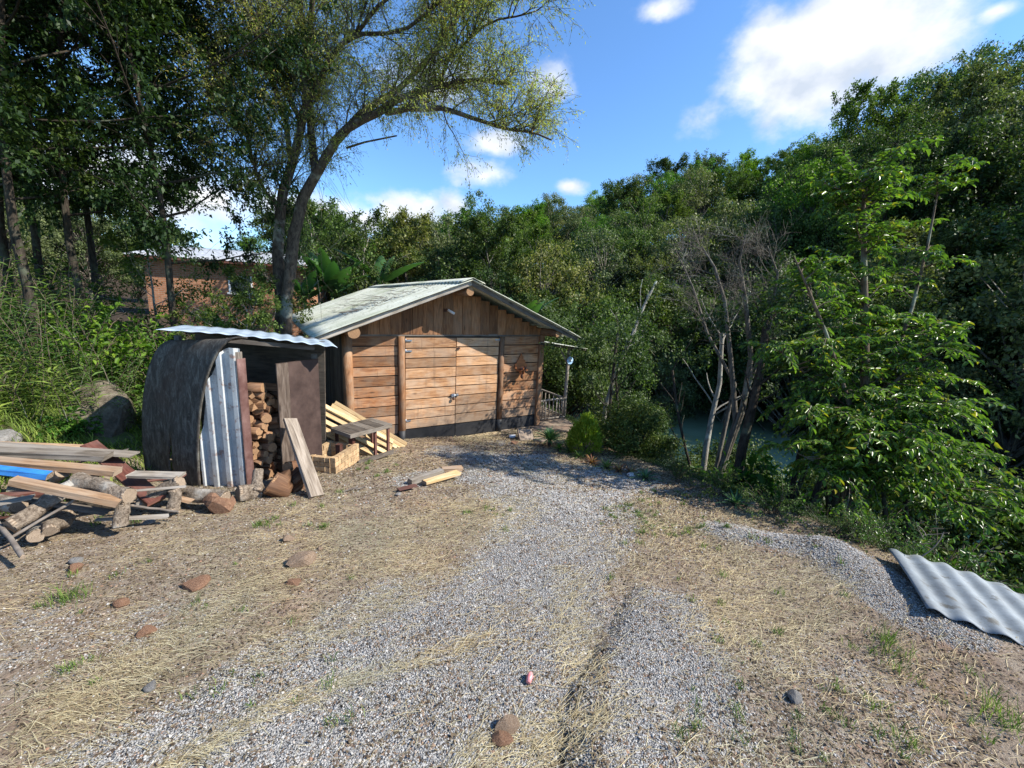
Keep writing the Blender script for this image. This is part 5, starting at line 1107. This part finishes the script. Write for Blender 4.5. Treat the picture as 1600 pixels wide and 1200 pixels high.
# ------------------------------------------------------------------ ground cover
def gz_(X, Y): return zg(X, Y)
def ribbons(name, X, Y, az, L, W, mat, lift, rng, kind='flat'):
    n = len(X); d = np.stack([np.cos(az), np.sin(az)], -1); s = np.stack([-np.sin(az), np.cos(az)], -1); V = np.zeros((n, 6, 3)); cv = rng.normal(0, .045, n)
    for k, t in enumerate((0, .5, 1)):
        x = X+d[:, 0]*L*t+s[:, 0]*cv*L*4*t*(1-t); y = Y+d[:, 1]*L*t+s[:, 1]*cv*L*4*t*(1-t)
        z = gz_(x, y)+lift*((.25, 1, .15)[k] if kind == 'flat' else (0, .62, 1)[k]); w = W*(.8, 1, .35)[k]/2
        if kind != 'flat': x = X+(x-X)*(.5 if k == 1 else 1)
        V[:, k*2] = np.stack([x-s[:, 0]*w, y-s[:, 1]*w, z], -1); V[:, k*2+1] = np.stack([x+s[:, 0]*w, y+s[:, 1]*w, z+.3*w], -1)
    b = np.arange(n)[:, None]*6; F = np.concatenate([b+[0, 1, 3, 2], b+[2, 3, 5, 4]], 1).reshape(-1, 4)
    return npmesh(name, V.reshape(-1, 3), F, mat, np.repeat(rng.random(n), 2))
rg2 = np.random.default_rng(77)
def scatter(n, ymax, dens, ymin=.7, p=1.5):
    """points on the yard, denser near the camera; dens(X, Y) in 0..1"""
    u = rg2.random(n); Y = ymin+(ymax-ymin)*u**p; X = rg2.uniform(-1.45, 1.45, n)*Y+rg2.normal(0, .2, n); X = np.where(X > edge_x(Y)+.5, edge_x(Y)-rg2.random(n)*3, X)
    k = rg2.random(n) < dens(X, Y); return X[k], Y[k]
def onyard(X, Y):
    s = -(X+4.3)-np.maximum(0, Y-5.5)*.55; lx = (X-HO[0])*math.cos(HA)+(Y-HO[1])*math.sin(HA); ly = -(X-HO[0])*math.sin(HA)+(Y-HO[1])*math.cos(HA)
    return (s < .3) & (X < edge_x(Y)+.15) & ~((ly > -.05) & (lx > -2.2) & (lx < 2.2)) & ~((Y > 4.5) & (X < -2.8) & (Y < 6.2))
def gwob(X, Y): return .5+.5*wob(X, Y, 1.1)*.6+.5*wob(X+7, Y+2, 3.1)*.4
SWATH = [zp(-100, 1240), zp(200, 1040), zp(330, 960), zp(430, 900)]
def dstraw(X, Y):
    g = gravel_mask(X, Y); d1, _ = segd(X, Y, SWATH[0], SWATH[1]); d2, _ = segd(X, Y, SWATH[1], SWATH[2]); d3, _ = segd(X, Y, SWATH[2], SWATH[3]); sw = np.exp(-(np.minimum(np.minimum(d1, d2), d3)/.2)**2)
    q = caps(X, Y, [([(600, 850), (760, 800)], .55, .9), ([(905, 1050), (880, 900)], .12, .7), ([(250, 1200), (450, 1090), (760, 1000)], .06, .9), ([(750, 1195), (900, 1130)], .12, .8), ([(420, 1000), (640, 920)], .2, .5), ([(1150, 1000), (1250, 900), (1130, 880)], .3, .8)])
    return onyard(X, Y)*np.clip(.16*(1-g)+.62*ss((gwob(X, Y)-.42)/.3)*(1-.93*g)*.75+sw*.95+q*.75+.018, 0, 1)
X, Y = scatter(190000, 8.8, dstraw, p=1.3); n = len(X); print('straw', n)
az = .55+.5*wob(X, Y, .9)+rg2.normal(0, .5, n)+np.where(rg2.random(n) < .3, rg2.uniform(0, 6, n), 0); far = np.clip(Y/3, 1, 2.2)
o = ob('dry_straw', ribbons('dry_straw', X, Y, az, rg2.uniform(.03, .14, n)*far**.3*np.where(rg2.random(n) < .12, 1.9, 1), rg2.uniform(.0009, .0023, n)*far, L_straw, rg2.uniform(.003, .016, n)*far, rg2)); tag(o, 'dry cut straw scattered over the yard', 'straw', kind='stuff')
X, Y = scatter(150000, 9, lambda X, Y: onyard(X, Y)*(.75*(1-gravel_mask(X, Y))+.10), p=1.35); n = len(X); print('litter', n)
P = np.stack([X, Y, zg(X, Y)+.004], -1); az = rg2.uniform(0, 6.28, n); A = np.stack([np.cos(az), np.sin(az), rg2.normal(0, .25, n)], -1); N = np.stack([rg2.normal(0, .5, n), rg2.normal(0, .5, n), np.ones(n)], -1)
L = rg2.uniform(.006, .026, n)*np.clip(Y/3, 1, 2); tag(ob('leaf_litter', leafmesh('leaf_litter', P, A, N, L, L*rg2.uniform(.3, .6, n), L_litter, rng=rg2)), 'crumbs of brown leaf litter over the bare soil', 'litter', kind='stuff')
def tufts(C_, nb, spread, H, W, mat, name, label, cat='grass'):
    XX = []; YY = []; LL = []
    for (x, y, s) in C_:
        m = max(4, int(nb*s)); XX.append(x+rg2.normal(0, spread*s, m)); YY.append(y+rg2.normal(0, spread*s, m)); LL.append(np.full(m, s))
    X = np.concatenate(XX); Y = np.concatenate(YY); S_ = np.concatenate(LL); n = len(X); h = H*S_*rg2.uniform(.4, 1.1, n)
    tag(ob(name, ribbons(name, X, Y, rg2.uniform(0, 6.28, n), h*rg2.uniform(.3, 1, n), W*np.clip(Y/3, .8, 2), mat, h, rg2, 'up')), label, cat, kind='stuff')
TC = []
for px, py, s in ((105, 940, 1.3), (120, 935, 1.), (1385, 1000, 1.1), (1395, 1025, 1.1), (1400, 1050, .9), (1220, 930, .7), (1560, 1120, 1.3), (1575, 1140, 1.), (1215, 990, .5), (1310, 1080, .6), (1370, 1110, .7), (1370, 1150, .6), (1410, 1160, .8), (975, 850, .5), (955, 905, .5), (1000, 850, .6), (150, 820, .9), (210, 818, .8), (550, 905, .4), (790, 830, .5), (60, 950, .5), (230, 880, .5), (300, 1090, .4), (1130, 900, .6), (1080, 940, .5), (1180, 1010, .5), (475, 745, .9), (590, 745, .5), (530, 770, .6), (1520, 1055, .5), (1240, 1150, .5)):
    p = GP(px, py); TC.append((p[0], p[1], s))
for px0, py0, px1, py1, k in ((1050, 880, 1550, 1190, 34), (20, 860, 560, 1150, 22), (940, 790, 1030, 820, 26), (990, 820, 1110, 840, 14), (560, 720, 620, 740, 10), (1080, 770, 1380, 860, 26), (720, 790, 800, 810, 10), (400, 790, 520, 830, 14), (1000, 760, 1100, 790, 14)):
    for _ in range(k): p = GP(rg2.uniform(px0, px1), rg2.uniform(py0, py1)); TC.append((p[0], p[1], rg2.uniform(.25, .6)))
tufts(TC, 46, .035, .085, .0035, L_grass, 'grass_tufts', 'small green grass tufts dotted over the yard')
# grass and weeds on the left bank and along the edge
X = rg2.uniform(-9, -4.0, 60000); Y = rg2.uniform(3, 11, 60000); s = -(X+4.3)-np.maximum(0, Y-5.5)*.55; k = (s > .0) & (rg2.random(60000) < .25+.75*ss(s/1.))&(wob(X, Y, 2.2) > -.5); X = X[k]; Y = Y[k]; n = len(X); h = rg2.uniform(.04, .13, n)
tag(ob('bank_grass', ribbons('bank_grass', X, Y, rg2.uniform(0, 6.28, n), h*.8, np.full(n, .009), L_grass, h, rg2, 'up')), 'long grass covering the left bank', 'grass', kind='stuff')
Y = rg2.uniform(-1, 13, 42000); X = edge_x(Y)+rg2.exponential(.55, 42000)+.0; k = (zg(X, Y) > -3.5) & ~(((X-t0[0])*bb[0]+(Y-t0[1])*bb[1] > -.1) & ((X-t0[0])*SHA[0]+(Y-t0[1])*SHA[1] > -.15) & (Y < 4)); X = X[k]; Y = Y[k]; n = len(X); h = rg2.uniform(.04, .12, n)*np.clip((X-edge_x(Y))*2+.3, .3, 1.3)
tag(ob('slope_grass', ribbons('slope_grass', X, Y, rg2.uniform(0, 6.28, n), h*.9, np.full(n, .006), L_dark, h, rg2, 'up')), 'dark grass and low weeds on the slope down to the water', 'grass', kind='stuff')
# gravel stones
Mg = Mat('gravel_stone'); rr_ = Mg.attr('rnd'); cc = Mg.ramp(rr_, [(0, (.19, .183, .172)), (.45, (.34, .325, .30)), (.90, (.44, .42, .39)), (.94, (.34, .25, .18)), (1, (.50, .485, .46))]); Mg.pbr(cc, .85, spec=.25)
def dgrav(X, Y): g = gravel_mask(X, Y); return onyard(X, Y)*(ss((g-.15)/.6)*.9+.10)
X, Y = scatter(340000, 6.8, dgrav, p=1.45); n = len(X); print('gravel', n)
r0 = rg2.uniform(.0020, .0050, n)*np.where(rg2.random(n) < .05, 1.8, 1)*np.clip(Y/2.2, 1, 2.0); base = np.array([(1, 0, 0), (0, 1, 0), (-1, 0, 0), (0, -1, 0), (0, 0, .8), (0, 0, -.5)]); V = base[None]*r0[:, None, None]*rg2.uniform(.6, 1.25, (n, 6, 1)); a = rg2.uniform(0, 6.28, n); ca, sa = np.cos(a)[:, None], np.sin(a)[:, None]; tx = rg2.normal(0, .4, n)[:, None]
Vx = V[..., 0]*ca-V[..., 1]*sa; Vy = V[..., 0]*sa+V[..., 1]*ca; V = np.stack([Vx+X[:, None], Vy+Y[:, None], V[..., 2]+tx*Vx+(zg(X, Y)+r0*.25)[:, None]], -1)
F0 = np.array([(0, 1, 4), (1, 2, 4), (2, 3, 4), (3, 0, 4)]); F = (np.arange(n)[:, None, None]*6+F0[None]).reshape(-1, 3)
def crumbs(n0, ymax, dens, rlo, rhi, lift):
    X, Y = scatter(n0, ymax, dens, p=1.4); n = len(X); r0 = rg2.uniform(rlo, rhi, n)*np.clip(Y/2.4, 1, 2.2); V = base[None]*r0[:, None, None]*rg2.uniform(.5, 1.35, (n, 6, 1)); a = rg2.uniform(0, 6.28, n); ca, sa = np.cos(a)[:, None], np.sin(a)[:, None]
    Vx = V[..., 0]*ca-V[..., 1]*sa; Vy = V[..., 0]*sa+V[..., 1]*ca; V = np.stack([Vx+X[:, None], Vy+Y[:, None], V[..., 2]*.8+(zg(X, Y)+r0*lift)[:, None]], -1)
    F = (np.arange(n)[:, None, None]*6+F0[None]).reshape(-1, 3); return V.reshape(-1, 3), F, np.repeat(rg2.random(n), 4)
Ms = Mat('soil_crumb'); Ms.pbr(Ms.ramp(Ms.attr('rnd'), [(0, (.055, .038, .027)), (.5, (.14, .10, .073)), (.9, (.24, .18, .13)), (1, (.30, .17, .11))]), .95, spec=.1)
c_ = crumbs(120000, 8.5, lambda X, Y: onyard(X, Y)*(.85*(1-.72*gravel_mask(X, Y)))*(.35+.65*ss(gwob(X+3, Y+1)*1.4-.2)), .003, .011, .1)
tag(ob('soil_crumbs', npmesh('soil_crumbs', c_[0], c_[1], Ms.m, c_[2])), 'crumbly brown soil between straw and gravel', 'soil', kind='stuff')
tag(ob('gravel', npmesh('gravel', V.reshape(-1, 3), F, Mg.m, np.repeat(rg2.random(n), 4))), 'loose grey gravel stones on the wheel tracks and the heap', 'gravel', kind='stuff')
# twigs and leaves lying on the left roof slope
T = Tree(95); r = T.rng
for k in range(90):
    x = -r.uniform(.3, 2.0); y = .2+r.exponential(.8)+abs(x)*.2; z = roof_z(x)+.03; T.limb(polyline(r, (x, y, z), (r.normal(), r.normal(), 0), r.uniform(.15, .6), 4, .12), .006, .002, 3)
o = ob('fallen_twigs', T.mb.mesh('fallen_twigs', m_greyd)); o.location = tuple(HO); o.rotation_euler = (0, 0, HA); tag(o, 'dead twigs fallen on the left roof slope', 'twigs', kind='stuff')
